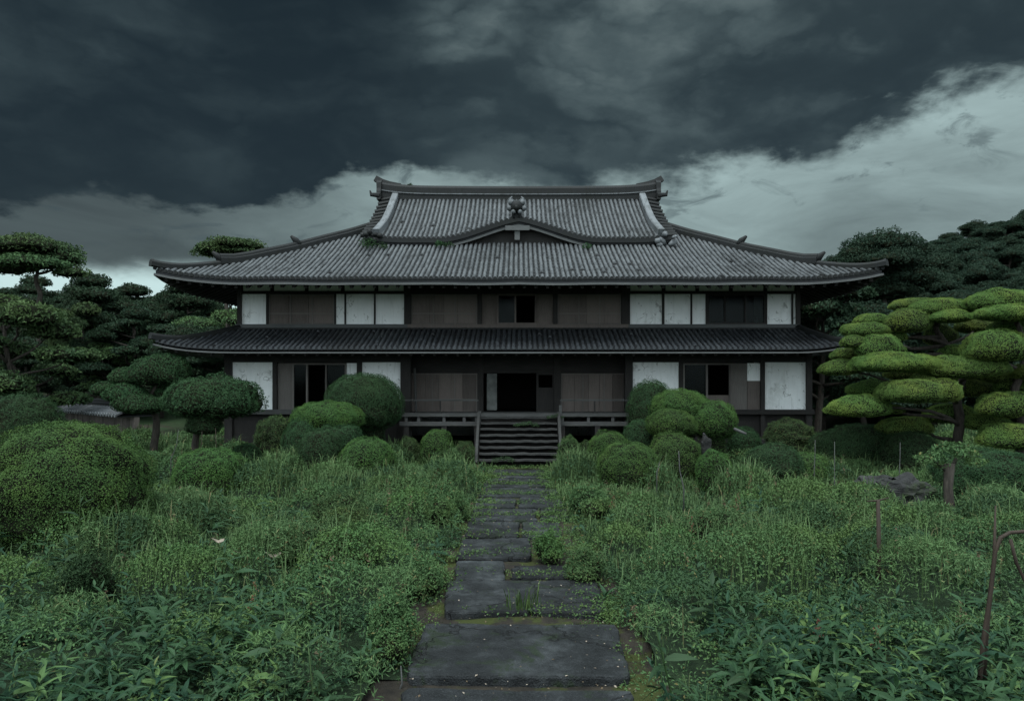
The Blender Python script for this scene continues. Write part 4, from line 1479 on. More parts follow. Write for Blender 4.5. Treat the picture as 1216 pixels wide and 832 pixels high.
NG = 'cloud pruned trees of the garden'
niwaki(21.0, 1136, [(1140, 505, 0), (1134, 470, 0.2), (1146, 440, 0.3), (1118, 400, 0.5), (1100, 372, 0.5)], [
    (1035, 379, 38, 14, 0.5), (1025, 391, 51, 17, 0.0), (1013, 405, 28, 15, -0.2), (1078, 380, 50, 27, 0.0), (1086, 361, 56, 15, 0.9),
    (1117, 364, 70, 21, 0.3), (1129, 375, 44, 15, -0.3), (1062, 399, 27, 12, 0.4), (1044, 410, 53, 28, -0.3), (1116, 396, 34, 26, 1.0),
    (1136, 416, 36, 15, 0.4), (1062, 429, 98, 23, -0.9), (1143, 434, 95, 26, -1.0), (996, 436, 42, 18, 0.2), (1092, 463, 92, 28, -1.5),
    (1020, 481, 70, 25, -1.0), (1058, 485, 28, 12, -0.6), (1073, 442, 44, 16, 1.2),
    (1160, 386, 50, 18, 1.0), (1108, 448, 60, 18, 1.0), (1150, 460, 60, 20, 0.9), (1040, 460, 60, 20, 0.9), (1128, 490, 60, 22, 0.8), (1005, 420, 34, 14, 0.9), (1165, 430, 40, 16, 0.8), (1076, 505, 60, 22, 0.6)],
    'big cloud pruned tree with many yellow green pads on the right', 'tree', seed=3, r0=0.15, group=NG, leaf=0.032)
niwaki(20.0, 1215, [(1212, 500, 0), (1205, 460, 0.2), (1220, 420, 0.3), (1206, 380, 0.4)], [
    (1189, 356, 76, 26, 0.4), (1205, 371, 80, 20, -0.2), (1187, 409, 78, 36, -0.4), (1195, 479, 64, 30, -0.2), (1202, 516, 76, 30, -0.3), (1245, 440, 80, 26, 0.2), (1192, 446, 44, 16, 0.8), (1215, 388, 70, 22, 0.9), (1170, 500, 50, 20, 0.9), (1212, 455, 60, 20, 0.9)],
    'cloud pruned tree with thick pads cut by the right edge', 'tree', seed=4, r0=0.15, group=NG, leaf=0.032)
niwaki(21.5, 236, [(232, 515, 0), (246, 495, 0), (252, 478, 0)], [(254, 470, 104, 48, 0), (242, 503, 36, 24, -0.4), (226, 480, 34, 22, 0.6)],
       'umbrella shaped clipped tree on slanting stems before the left corner', 'tree', L_DARK, seed=5, r0=0.12, group=NG, flat=0.8, leaf=0.055)
niwaki(24.5, 182, [(186, 500, 0), (180, 470, 0), (192, 440, 0)], [(190, 438, 64, 38, 0), (154, 446, 40, 22, 0.3), (150, 466, 46, 22, -0.3), (166, 478, 52, 24, -0.5), (203, 462, 44, 24, 0.4), (126, 461, 30, 16, 0)],
       'dense stacked cloud tree between the garden wall and the umbrella tree', 'tree', L_DARK, seed=6, r0=0.14, group=NG, flat=0.8, leaf=0.06)


def pine_data(seed, H, spread, npads, leaf, per, mt, first=0.40, trunk=0.2, padr=(0.9, 1.7), flat=0.44):
    """prototype pine: bark mesh + crown mesh, foot at the origin"""
    g = random.Random(seed)
    mb = MB()
    lean = g.uniform(-0.12, 0.12)
    sp = [Vector((lean * H * t + 0.18 * math.sin(t * 5 + seed), 0.18 * math.cos(t * 4 + seed), H * 0.93 * t)) for t in np.linspace(0, 1, 10)]
    sp[0].z = -0.4
    mb.tube(sp, [trunk * (1 - 0.72 * i / 9) for i in range(10)], 9)
    arr = Arr()
    for i in range(npads):
        t = first + (1 - first) * (i + g.uniform(0, 0.8)) / npads
        k = math.sin(math.pi * min(1, (t - first) / (1.12 - first) * 0.62 + 0.30)) ** 0.8
        a = i * 2.4 + g.uniform(-0.5, 0.5)
        rad = spread * k * g.uniform(0.35, 1.0) * (0.25 if t > 0.93 else 1)
        q = sp[min(9, int(t * 9))]
        c = Vector((q.x + math.cos(a) * rad, q.y + math.sin(a) * rad, H * t + g.uniform(-0.2, 0.2)))
        limb(mb, q - Vector((0, 0, 0.25)), c - Vector((0, 0, 0.1)), trunk * 0.4, trunk * 0.12, seed * 9 + i, 0.10)
        pr = g.uniform(*padr)
        blob(arr, c, (pr, pr * g.uniform(0.75, 1)), pr * flat * g.uniform(0.85, 1.3), pr * flat * 0.5, leaf, per, seed * 50 + i, 0.20, 0.55, 0.74, 0.40, 0.75, 1.0, 0.14, 0.6)
    bark = mb.build('trunk', BARK, None, True)
    crown = arr.build('crown', [mt, SHADE_CORE], None)
    for o in (bark, crown):
        C.objects.unlink(o)
    return bark.data, crown.data


def plant_tree(data, x, y, s, rz, label, group, name='pine_tree', z=None, sz=1.0):
    root = empty(name, (x, y, float(terrain(x, y)) if z is None else z), label, 'tree', group)
    root.rotation_euler.z = rz
    root.scale = (s, s, s * sz)
    for nm, me in (('trunk', data[0]), ('crown', data[1])):
        o = bpy.data.objects.new(nm, me)
        link(o, root)
    return root


P1 = pine_data(11, 8.0, 3.0, 15, 0.21, 62, L_PINE)
P2 = pine_data(12, 7.5, 3.4, 17, 0.21, 62, L_PINE, 0.34)
P3 = pine_data(13, 7.0, 2.6, 13, 0.20, 66, L_PINEW, 0.32)
P4 = pine_data(14, 8.5, 3.2, 10, 0.20, 70, L_PINE, 0.66, padr=(1.1, 2.0), flat=0.40)
P5 = pine_data(15, 6.5, 3.6, 20, 0.18, 85, L_HILL, 0.22, padr=(1.2, 2.2), flat=0.42)
P6 = pine_data(16, 7.0, 3.4, 22, 0.18, 85, L_HILL, 0.20, padr=(1.0, 1.9), flat=0.46)
P7 = pine_data(17, 6.0, 3.2, 18, 0.18, 85, L_HILL, 0.22, padr=(1.2, 2.0), flat=0.40)


def at(px, top, Y, data, h0, label, group='pines left of the house', rz=0.0, sz=1.0, name='pine_tree'):
    """tree whose top reaches the photo row top at depth Y"""
    x = GX(px, Y)
    zg = float(terrain(x, Y))
    s = (GZ(top, Y) - zg) / h0
    return plant_tree(data, x, Y, s / sz ** 0.5, rz, label, group, name, sz=sz ** 1.0 if sz != 1 else 1.0)


niwaki(36, 40, [(44, 400, 0), (48, 350, 0), (42, 330, 0), (48, 312, 0.2)], [(36, 290, 92, 24, 0), (72, 306, 56, 18, 0.6), (30, 310, 84, 18, -0.8), (82, 322, 44, 14, 0.2), (4, 316, 60, 18, -0.3), (58, 298, 70, 18, 1.0), (10, 296, 60, 20, 0.9)],
       'tallest pine at the left edge, its bare trunk under a flat crown', 'tree', L_PINEW, 'pine_tree', 0.17, 70, 0.17, 41, 'pines left of the house', 0.8)
at(115, 334, 44, P1, 8.2, 'flat topped pine right of the tallest one', rz=1.2)
niwaki(43, 270, [(272, 400, 0), (268, 330, 0), (270, 298, 0)], [(273, 288, 52, 13, 0), (250, 293, 40, 11, -0.3), (292, 291, 38, 11, 0.4), (268, 298, 70, 12, 0.5)],
       'pine rising behind the left end of the upper roof', 'tree', L_PINEW, 'pine_tree', 0.17, 75, 0.17, 42, 'pines left of the house', 0.8)
at(22, 352, 30, P3, 7.2, 'mossy layered pine at the left edge in front of the garden wall', rz=0.3)
at(92, 362, 41, P3, 7.2, 'layered pine with pale mossy tops over the garden wall', rz=2.4)
at(60, 405, 43, P2, 7.7, 'low spreading pine just behind the garden wall', rz=1.0)
at(205, 350, 47, P2, 7.7, 'pine filling the gap left of the upper storey', rz=0.9)
at(262, 368, 40, P3, 7.2, 'mossy pine close behind the left house corner', rz=4.0)
at(160, 372, 40, P1, 8.2, 'dark pine behind the stacked cloud tree', rz=5.0)
at(228, 392, 36, P2, 7.7, 'lower pine under the left eaves', rz=3.0)
at(130, 408, 40, P3, 7.2, 'short pine right behind the garden wall coping', rz=0.2)
g = random.Random(21)
LBL = 'dark pine in the dense wood behind the garden wall'
for i in range(34):
    px = -120 + 400 * (i * 0.618 % 1) + g.uniform(-8, 8)
    Y = 44 + 26 * (i / 34) + g.uniform(-1, 1)
    top = g.uniform(352, 385) if i % 3 else g.uniform(340, 352)
    at(px, top, Y, (P1, P2, P3)[i % 3], 7.8, LBL, 'dark pines of the left wood', rz=g.uniform(0, 6))

niwaki(43, 1052, [(1056, 400, 0), (1048, 340, 0), (1052, 310, 0)], [(1048, 288, 90, 24, 0), (1078, 297, 56, 20, 0.5), (1022, 298, 44, 18, -0.4), (1050, 308, 100, 24, -0.6), (1096, 312, 60, 22, 0.4), (1030, 322, 70, 20, 0.5), (1075, 328, 80, 24, -0.3), (1040, 344, 90, 24, 0.6)],
       'round topped tree above the right end of the upper roof', 'tree', L_HILL, 'hill_tree', 0.16, 90, 0.17, 43, 'trees on the right hill', 0.9)
at(975, 338, 33, P2, 7.7, 'pine in the gap right of the upper storey', 'trees on the right hill', 0.6, name='hill_tree')
for i, (px, Y) in enumerate(((-5, 40), (60, 46), (100, 40), (140, 46), (190, 41), (225, 46), (255, 36), (283, 48), (30, 34))):
    at(px, 400 + 6 * (i % 3), Y, (P2, P3)[i % 2], 7.3, LBL, 'dark pines of the left wood', rz=i * 1.3)
HL = 'dark bushy tree on the wooded hillside right of the house'
n = 0
for i in range(17):
    Y = 36 + i * 2.7
    for j in range(20):
        x = GX(945, Y) + j * (3.3 + 0.02 * Y) + g.uniform(-1, 1) + (i % 2) * 1.8
        px = CX + F * x / Y
        if px > 1560 or x < 12.5:
            continue
        t = (P5, P6, P7)[(i * 3 + j * 5 + i * j) % 3]
        s = g.uniform(0.62, 0.92)
        yy = Y + g.uniform(-1, 1)
        zt = float(terrain(x, yy)) + 6.8 * s
        py = HY - F * (zt - EYE) / yy
        lim = 298 - max(0, (px - 1080)) * 0.36 if px > 1010 else 338
        if py < lim:
            s *= max(0.5, (GZ(lim, yy) - float(terrain(x, yy))) / (6.8 * s))
        plant_tree(t, x, yy, s, g.uniform(0, 6.28), HL, 'dark trees of the right hillside', 'hill_tree')
        n += 1

# ------------------------------------------------------------------ meadow
RG = np.random.default_rng(77)


GX0, GY0M, GS = -30.0, 2.0, 0.08
NXG, NYG = 750, 420
HM = np.zeros((NYG, NXG)); KM = np.zeros((NYG, NXG), int)
gxx = GX0 + GS * np.arange(NXG); gyy = GY0M + GS * np.arange(NYG)
_p = np.stack([np.tile(gxx, NYG), np.repeat(gyy, NXG), np.zeros(NXG * NYG)], 1)
HM[:] = (0.13 + 0.06 * snoise(_p, 5, 0.22, 3) + 0.05 * snoise(_p, 6, 0.9, 2)).reshape(NYG, NXG)
KM[:] = (snoise(_p, 9, 0.16, 2) > 0.0).reshape(NYG, NXG)
for _ in range(1300):                                 # rounded mounds of weeds, each of one kind
    mx, my = RG.uniform(-26, 26), RG.uniform(3.2, 33)
    if abs(mx) > 0.8 * my + 2.5:
        continue
    mr = RG.uniform(0.25, 0.95) * (0.75 if my < 9 else 1.0)
    if abs(mx) - mr * 0.8 < (1.0 if my < 12 else 0.78):
        continue
    mh = mr * RG.uniform(0.50, 0.95) + 0.12
    kind = RG.choice(4, p=(0.34, 0.22, 0.14, 0.30))
    i0, i1 = max(0, int((my - mr - GY0M) / GS)), min(NYG, int((my + mr - GY0M) / GS) + 2)
    j0, j1 = max(0, int((mx - mr - GX0) / GS)), min(NXG, int((mx + mr - GX0) / GS) + 2)
    if i1 <= i0 or j1 <= j0:
        continue
    rr = ((gxx[None, j0:j1] - mx) ** 2 + (gyy[i0:i1, None] - my) ** 2) / mr ** 2
    hh = mh * np.sqrt(np.clip(1 - rr, 0, 1)) * 0.92 + 0.05
    hit = (hh > HM[i0:i1, j0:j1]) & (rr < 1)
    HM[i0:i1, j0:j1][hit] = hh[hit]
    KM[i0:i1, j0:j1][hit] = kind


def veg_h(x, y):
    i = np.clip(((y - GY0M) / GS).astype(int), 0, NYG - 1); j = np.clip(((x - GX0) / GS).astype(int), 0, NXG - 1)
    edge = np.clip((np.abs(x) - 0.80) / 0.5, 0, 1)
    return np.clip(HM[i, j], 0.08, 0.85) * (0.30 + 0.70 * edge)


def veg_k(x, y):
    i = np.clip(((y - GY0M) / GS).astype(int), 0, NYG - 1); j = np.clip(((x - GX0) / GS).astype(int), 0, NXG - 1)
    return KM[i, j]


def veg_n(x, y):
    e = 0.1
    return unit(np.stack([(veg_h(x - e, y) - veg_h(x + e, y)) / (2 * e), (veg_h(x, y - e) - veg_h(x, y + e)) / (2 * e), np.ones_like(x)], 1))


def in_meadow(x, y):
    wob = 0.14 * np.sin(y * 2.3) + 0.10 * np.sin(y * 5.7 + 1)
    wob = wob - 0.16 * sstep(y, 12, 17)
    side = np.where(x < 0, 1.12 + wob, 1.16 - 0.28 * sstep(y, 13, 19) + 0.14 * np.sin(y * 3.1 + 2) + 0.08 * np.sin(y * 7))
    ok = (np.abs(x) > side) & ~((y > 23.8) & (np.abs(x) < 1.55))
    ok &= ~((y > 25.9) & (np.abs(x) < 10.5))
    return ok


def scatter_xy(dens_fn, y0, y1, dmax, wide=0.80):
    """points with density falling per dens_fn over the part of the garden the lens can see, and a bit more"""
    xm = wide * y1 + 2
    n = int((y1 - y0) * 2 * xm * dmax)
    x = RG.uniform(-xm, xm, n); y = RG.uniform(y0, y1, n)
    ok = (np.abs(x) < wide * y + 2) & (RG.random(n) < dens_fn(x, y) / dmax) & in_meadow(x, y)
    return x[ok], y[ok]


# carpet of low leaves under everything
sx, sy = np.arange(-28, 28.01, 0.35), np.arange(2.5, 34, 0.35)
UX, UY = np.meshgrid(sx, sy)
ux, uy = UX.ravel(), UY.ravel()
uz = veg_h(ux, uy) * 0.30 + terrain(ux, uy) + 0.01
keep = in_meadow(ux, uy)
uz = np.where(keep, uz, -0.25)
nx = len(sx)
uf = np.array([(i * nx + j, i * nx + j + 1, (i + 1) * nx + j + 1, (i + 1) * nx + j) for i in range(len(sy) - 1) for j in range(nx - 1)])
uc = keep[uf].all(1)
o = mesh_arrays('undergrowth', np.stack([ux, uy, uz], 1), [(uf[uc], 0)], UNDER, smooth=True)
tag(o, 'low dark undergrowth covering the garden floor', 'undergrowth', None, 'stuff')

# small leaved weeds: a canopy of little leaves, four kinds
x, y = scatter_xy(lambda x, y: np.where(y < 9, 1500, np.where(y < 17, 1400, 750)), 4.2, 33, 1500)
keep = (y > 8.0) | (RG.random(len(x)) < 0.6)
x, y = x[keep], y[keep]
h, kk, nr = veg_h(x, y), veg_k(x, y), veg_n(x, y)
n = len(x)
z = h - np.abs(RG.normal(size=n)) * 0.07 + np.abs(RG.normal(size=n)) * 0.03
p = np.stack([x, y, z + terrain(x, y)], 1)
size = (0.024 + 0.0017 * y) * RG.uniform(0.7, 1.4, n) * np.array([1.0, 1.15, 0.9, 1.9])[kk]
asp = np.array([0.5, 0.45, 0.6, 0.16])[kk][:, None]
nr = np.where((kk == 3)[:, None], unit(RG.normal(size=(n, 3)) * [1, 1, 0.3]), nr)
arr = Arr()
v, f = diamonds(p, nr, size, asp, RG, 0.75)
arr.v.append(v); arr.n = len(v)
for k in range(4):
    arr.g.append((f[kk == k], k))
o = arr.build('meadow_weeds', [L_WEED, L_WEEDB, L_BRIGHT, L_GRASS])
tag(o, 'carpet of small leaved green weeds filling the meadow', 'weeds', None, 'stuff')


def blades(x, y, z0, length, width, lean, g):
    n = len(x)
    a = g.uniform(0, 6.283, n)
    d = np.stack([np.cos(a), np.sin(a), np.zeros(n)], 1)
    s = np.stack([-np.sin(a), np.cos(a), np.zeros(n)], 1)
    b = np.stack([x, y, z0], 1)
    L = length[:, None]; w = width[:, None]; k = lean[:, None]
    up = np.array([[0, 0, 1.0]])
    m1 = b + up * L * 0.45 + d * L * k * 0.18
    m2 = b + up * L * 0.80 + d * L * k * 0.50
    tp = b + up * L * (1.0 - 0.25 * k) + d * L * k * 1.0
    v = np.stack([b - s * w / 2, b + s * w / 2, m1 + s * w / 2, m1 - s * w / 2, m2 + s * w * 0.3, m2 - s * w * 0.3, tp], 1).reshape(-1, 3)
    i = np.arange(n)[:, None] * 7
    q = np.concatenate([i + np.array([[0, 1, 2, 3]]), i + np.array([[3, 2, 4, 5]])])
    t = i + np.array([[5, 4, 6]])
    return v, q, t


x, y = scatter_xy(lambda x, y: np.where(y < 9.5, 14, np.where(y < 17, 60, np.where(y < 25, 150, 90))) * np.clip(0.9 + 1.3 * snoise(np.stack([x, y, x * 0], 1), 25, 0.24, 2), 0.05, 2.2), 6, 32, 340)
h = veg_h(x, y)
n = len(x)
v, q, t = blades(x, y, terrain(x, y) + h * 0.25, h * RG.uniform(0.6, 1.1, n) + RG.uniform(0, 0.24, n), (0.007 + 0.00075 * y) * RG.uniform(0.7, 1.3, n), RG.uniform(0.1, 0.75, n), RG)
o = mesh_arrays('meadow_grass', v, [(q, 0), (t, 0)], L_GRASS)
tag(o, 'feathery tall grass growing through the meadow', 'grass', None, 'stuff')


# tall thin weeds that break the line of the meadow
x, y = scatter_xy(lambda x, y: np.where(y < 8, 3, np.where(y < 17, 5.5, 4.5)) * np.clip(1 + 1.2 * snoise(np.stack([x, y, x * 0], 1), 52, 0.2, 2), 0.1, 2.2), 5.5, 27, 12)
n, K = len(x), 34
H = veg_h(x, y) + RG.uniform(0.08, 0.42, n) ** 1.2
lx, ly = RG.normal(size=n) * 0.10, RG.normal(size=n) * 0.10
dry = RG.random(n)
arr = Arr()
P = np.repeat(np.arange(n), K)
tt = RG.uniform(0.25, 1.0, n * K)
aa = RG.uniform(0, 6.283, n * K)
rr = (0.02 + 0.10 * (1.05 - tt)) * RG.uniform(0.4, 1.2, n * K)
p = np.stack([x[P] + lx[P] * tt + rr * np.cos(aa), y[P] + ly[P] * tt + rr * np.sin(aa), terrain(x, y)[P] + H[P] * tt], 1)
v, f = diamonds(p, np.stack([np.cos(aa) * 0.5, np.sin(aa) * 0.5, np.full(n * K, 0.8)], 1), (0.030 + 0.0018 * y[P]) * RG.uniform(0.6, 1.3, n * K), np.where(dry[P] < 0.5, 0.22, 0.42)[:, None], RG, 0.6)
arr.v.append(v); arr.n = len(v)
cls = np.where(dry < 0.45, 0, np.where(dry < 0.86, 1, np.where(dry < 0.95, 2, 3)))[P]
for k in range(4):
    arr.g.append((f[cls == k], k))
v, q, t = blades(x, y, terrain(x, y), H, np.full(n, 0.010), np.abs(lx) + 0.05, RG)
arr.v.append(v)
arr.g += [(q + arr.n, 0), (t + arr.n, 0)]
o = arr.build('tall_weeds', [L_GRASS, L_WEED, L_WEEDB, L_DRY])
tag(o, 'thin tall weeds and dry stalks rising out of the meadow', 'weeds', None, 'stuff')


# broad lance leaves: template, then plants of many leaves
def lance_template():
    st = [(0, 0), (0.14, 0.55), (0.38, 1.0), (0.68, 0.72), (1.0, 0)]
    v, f = [], []
    for s, w in st:
        z = -0.42 * s * s
        if w == 0:
            v.append((s, 0, z))
        else:
            v += [(s, 0.13 * w, z + 0.035 * w), (s, 0, z), (s, -0.13 * w, z + 0.035 * w)]
    # 0 | 1 2 3 | 4 5 6 | 7 8 9 | 10
    tri = [(0, 2, 1), (0, 3, 2), (7, 8, 10), (8, 9, 10)]
    quad = [(1, 2, 5, 4), (2, 3, 6, 5), (4, 5, 8, 7), (5, 6, 9, 8)]
    return np.array(v, float), np.array(tri), np.array(quad)


LT = lance_template()


def lance_leaves(base, yaw, pitch, length, width, roll, curl):
    n = len(base)
    v = np.repeat(LT[0][None], n, 0).copy()
    v[:, :, 2] *= curl[:, None]
    v[:, :, 1] *= width[:, None]
    cr, sr = np.cos(roll)[:, None], np.sin(roll)[:, None]
    v[:, :, 1], v[:, :, 2] = v[:, :, 1] * cr - v[:, :, 2] * 0 - 0 * sr, v[:, :, 2] + v[:, :, 1] * sr
    v *= length[:, None, None]
    cp, sp = np.cos(pitch)[:, None], np.sin(pitch)[:, None]
    xx = v[:, :, 0] * cp - v[:, :, 2] * sp
    zz = v[:, :, 0] * sp + v[:, :, 2] * cp
    cy, sy = np.cos(yaw)[:, None], np.sin(yaw)[:, None]
    X = xx * cy - v[:, :, 1] * sy
    Y = xx * sy + v[:, :, 1] * cy
    out = np.stack([X, Y, zz], -1) + base[:, None, :]
    k = np.arange(n)[:, None, None] * 11
    return out.reshape(-1, 3), (k + LT[1][None]).reshape(-1, 3), (k + LT[2][None]).reshape(-1, 4)


def lance_plants(x, y, H, k, size, g, wide=1.0):
    """k leaves up each stem"""
    n = len(x)
    i = np.tile(np.arange(k), n)
    P = np.repeat(np.arange(n), k)
    t = 0.12 + 0.88 * (i + g.uniform(0, 0.8, n * k)) / k
    lean = g.normal(size=(n, 2)) * 0.10
    bx = x[P] + lean[P, 0] * t * H[P] * 2
    by = y[P] + lean[P, 1] * t * H[P] * 2
    bz = terrain(x, y)[P] + H[P] * (0.18 + 0.80 * t)
    yaw = i * 2.4 + np.repeat(g.uniform(0, 6.28, n), k) + g.normal(size=n * k) * 0.3
    pitch = 0.15 + 1.0 * t ** 2 + g.normal(size=n * k) * 0.22
    L = np.repeat(size, k) * (0.70 + 0.5 * np.sin(np.pi * np.clip(t + 0.15, 0, 1))) * g.uniform(0.75, 1.25, n * k)
    return lance_leaves(np.stack([bx, by, bz], 1), yaw, pitch, L, wide * g.uniform(0.7, 1.25, n * k), g.normal(size=n * k) * 0.35, g.uniform(0.5, 1.6, n * k)), (bx, by, bz)


arr = Arr()
x, y = scatter_xy(lambda x, y: np.where(y < 7.2, 30, np.where(y < 8.6, 16, np.where(y < 10.5, 5, np.where(y < 15, 1.5, 0.5)))) * np.clip(0.95 + 1.1 * snoise(np.stack([x, y, x * 0], 1), 44, 0.33, 2), 0.1, 1.6) * np.where(np.abs(x) < 2.0, 0.45, 1.0), 3.6, 24, 30)
n = len(x)
H = 0.24 + 0.50 * RG.random(n) ** 1.6 + 0.14 * snoise(np.stack([x, y, x * 0], 1), 33, 0.4, 2)
(v, t, q), _ = lance_plants(x, y, H, 13, RG.uniform(0.10, 0.22, n), RG)
pick = RG.choice(3, len(x), p=(0.62, 0.26, 0.12))
arr.v.append(v)
for kk_ in range(3):
    lf_ = np.repeat(pick == kk_, 13)
    arr.g.append((t.reshape(len(lf_), -1, 3)[lf_].reshape(-1, 3), kk_))
    arr.g.append((q.reshape(len(lf_), -1, 4)[lf_].reshape(-1, 4), kk_))
o = arr.build('broadleaf_weeds', [L_LANCE, L_LANCED, L_WEED])
tag(o, 'mass of lance leaved weeds covering the near garden', 'weeds', None, 'stuff')


# single plants that stand out
def stalk_plant(px, foot_y, top_y, label, leaf=0.26, k=11, mt=L_LANCE, wide=1.0, seed=0, group='tall single weeds in the foreground', name='lance_leaf_plant'):
    Y = (EYE - 0.0) * F / (foot_y - HY)
    X = GX(px, Y)
    H = GZ(top_y, Y)
    g = np.random.default_rng(seed + px)
    root = empty(name, (X, Y, 0), label, 'plant', group)
    (v, t, q), (bx, by, bz) = lance_plants(np.array([X]), np.array([Y]), np.array([H]), k, np.array([leaf]), g, wide)
    mb = MB()
    o = np.argsort(bz)
    pts = [(X, Y, -0.05)] + [(bx[i], by[i], bz[i]) for i in o[::2]]
    mb.tube(pts, [0.010 - 0.006 * i / len(pts) for i in range(len(pts))], 6)
    mb.build('stem', L_WEED, root, True, (X, Y, 0))
    mesh_arrays('leaves', v, [(t, 0), (q, 0)], mt, root, (X, Y, 0))
    return root


stalk_plant(92, 720, 578, 'pale leafed plant in front of the largest shrub, highest on the left', seed=1, leaf=0.22)
stalk_plant(226, 800, 700, 'slim plant with drooping top leaf in the left foreground', seed=2, k=7)
stalk_plant(272, 850, 738, 'broad leafed plant left of the two foreground spears', seed=3, leaf=0.25)
stalk_plant(375, 870, 770, 'spear leafed plant at the bottom edge left of the path', seed=4, leaf=0.27, k=9)
stalk_plant(345, 790, 705, 'plant with a dry seed head rising from the leaves', seed=5)
stalk_plant(800, 860, 720, 'arching broad leafed plant right of the nearest slab', seed=6, leaf=0.21)
stalk_plant(880, 850, 745, 'wide leafed plant at the bottom right of the path', seed=7, leaf=0.23)
stalk_plant(1000, 880, 780, 'large leafed plant lowest on the right', seed=8, leaf=0.30)
stalk_plant(1000, 700, 645, 'pale star shaped plant below the upright stake', seed=9, leaf=0.2)
stalk_plant(850, 760, 690, 'bright plant with long leaves in the right meadow', seed=10, leaf=0.24)


def flower(px, y0, y1, label, seed=0):
    Y = (EYE - 0.35) * F / (y1 - HY)
    b, tp = W(px, y1, Y), W(px + 2, y0, Y)
    root = empty('flower_spike', (b.x, Y, 0), label, 'flower', 'rusty flower spikes in the meadow')
    mb = MB()
    mb.tube([(b.x, Y, 0), tuple(b), tuple(tp)], [0.012, 0.01, 0.005], 5)
    mb.build('stem', L_WEED, root, True, (b.x, Y, 0))
    g = np.random.default_rng(seed + px)
    n = 46
    s = g.random(n)
    p = np.array(b)[None] * (1 - s[:, None]) + np.array(tp)[None] * s[:, None] + g.normal(size=(n, 3)) * 0.035 * (1.2 - s[:, None])
    v, f = diamonds(p, g.normal(size=(n, 3)), 0.024 + 0.0012 * Y, 0.5, g, 1)
    mesh_arrays('blossoms', v, [(f, 0)], L_RUST, root, (b.x, Y, 0))
flower(820, 612, 640, 'reddish flower spike in the middle of the right meadow')
flower(875, 585, 612, 'reddish flower spike left of the dark rounded shrub, out in the grass')
flower(727, 588, 604, 'rusty flowers on the right verge of the path')
flower(300, 690, 722, 'rusty flower near the dark mounded bush')
flower(970, 735, 765, 'pink brown flower spike among large leaves')
flower(1040, 740, 770, 'second pink brown spike, right of the one among large leaves')
flower(890, 560, 585, 'rusty spike below the dark rounded shrub')
flower(518, 555, 572, 'small reddish spike in front of the small round shrub left of the stair')

# red flower on a shrub
mb = MB()
c = W(796, 499, 21.75)
for k in range(9):
    a = k * 0.7
    q = c + Vector((math.cos(a) * 0.06, 0, math.sin(a) * 0.06))
    mb.tube([c, (c + q) / 2 + Vector((0, -0.03, 0)), q], [0.01, 0.045, 0.012], 6)
o = mb.build('red_blossom', L_RUST, None, True, tuple(c))
tag(o, 'single red blossom on the low dome shrub right of the veranda', 'flower')

# grass tuft between the slabs
Y = 9.05
g = np.random.default_rng(4)
n = 46
v, q, t = blades(g.normal(GX(622, Y), 0.10, n), g.normal(Y, 0.06, n), np.full(n, 0.03), g.uniform(0.12, 0.45, n), g.uniform(0.012, 0.022, n), g.uniform(0.05, 0.5, n), g)
o = mesh_arrays('grass_tuft', v, [(q, 0), (t, 0)], L_BRIGHT, None, (GX(622, Y), Y, 0))
tag(o, 'tuft of upright grass in the gap behind the nearest slab', 'grass tuft')
g = np.random.default_rng(5)
n = 200
sp = np.stack([g.normal(GX(640, 9.0), 0.30, n), g.normal(9.0, 0.06, n), g.uniform(0.03, 0.13, n)], 1)
v, f = diamonds(sp, np.tile([0, 0, 1.0], (n, 1)), 0.05, 0.6, g, 0.8)
o = mesh_arrays('creeping_weed', v, [(f, 0)], L_WEED, None, (GX(640, 9.0), 9.0, 0))
tag(o, 'creeping weed in the mossy joint behind the nearest slab', 'weed')

# moss and seedlings in the joints
joints = [(9.02, 0.95), (10.7, 0.9), (11.85, 0.9), (12.1, 0.9), (13.45, 0.95), (15.3, 0.9), (16.7, 0.9), (18.1, 0.85), (19.7, 0.85), (21.5, 0.85), (23.3, 0.85)]
g = np.random.default_rng(12)
px_, py_, ps_ = [], [], []
for jy, jw in joints:
    for c in range(int(8 + g.integers(0, 8))):
        cx, cy, r = g.uniform(-jw, jw), jy + g.normal() * 0.05, g.uniform(0.03, 0.12) * (1 + 0.03 * jy)
        k = int(35 * (r / 0.08))
        px_.append(g.normal(cx, r * 1.2, k)); py_.append(g.normal(cy, r * 0.7, k)); ps_.append(np.full(k, 0.016 + 0.0013 * jy))
for c in range(150):                                  # mats spreading in from the verges
    sd = g.choice((-1, 1)); cy = g.uniform(7.5, 23.5)
    cx = sd * (1.05 - 0.2 * (cy > 14) + g.normal() * 0.10); r = g.uniform(0.05, 0.16)
    k = int(50 * (r / 0.08))
    px_.append(g.normal(cx, r, k)); py_.append(g.normal(cy, r * 1.2, k)); ps_.append(np.full(k, 0.018 + 0.0014 * cy))
px_, py_, ps_ = map(np.concatenate, (px_, py_, ps_))
n = len(px_)
p = np.stack([px_, py_, 0.09 + np.abs(g.normal(size=n)) * 0.045], 1)
arr = Arr()
v, f = diamonds(p, np.tile([0, 0, 1.0], (n, 1)), ps_ * g.uniform(0.7, 1.5, n), 0.6, g, 0.7)
arr.add(v, f)
o = arr.build('joint_weeds', L_BRIGHT)
tag(o, 'mossy little weeds creeping over the joints of the path', 'weeds', None, 'stuff')

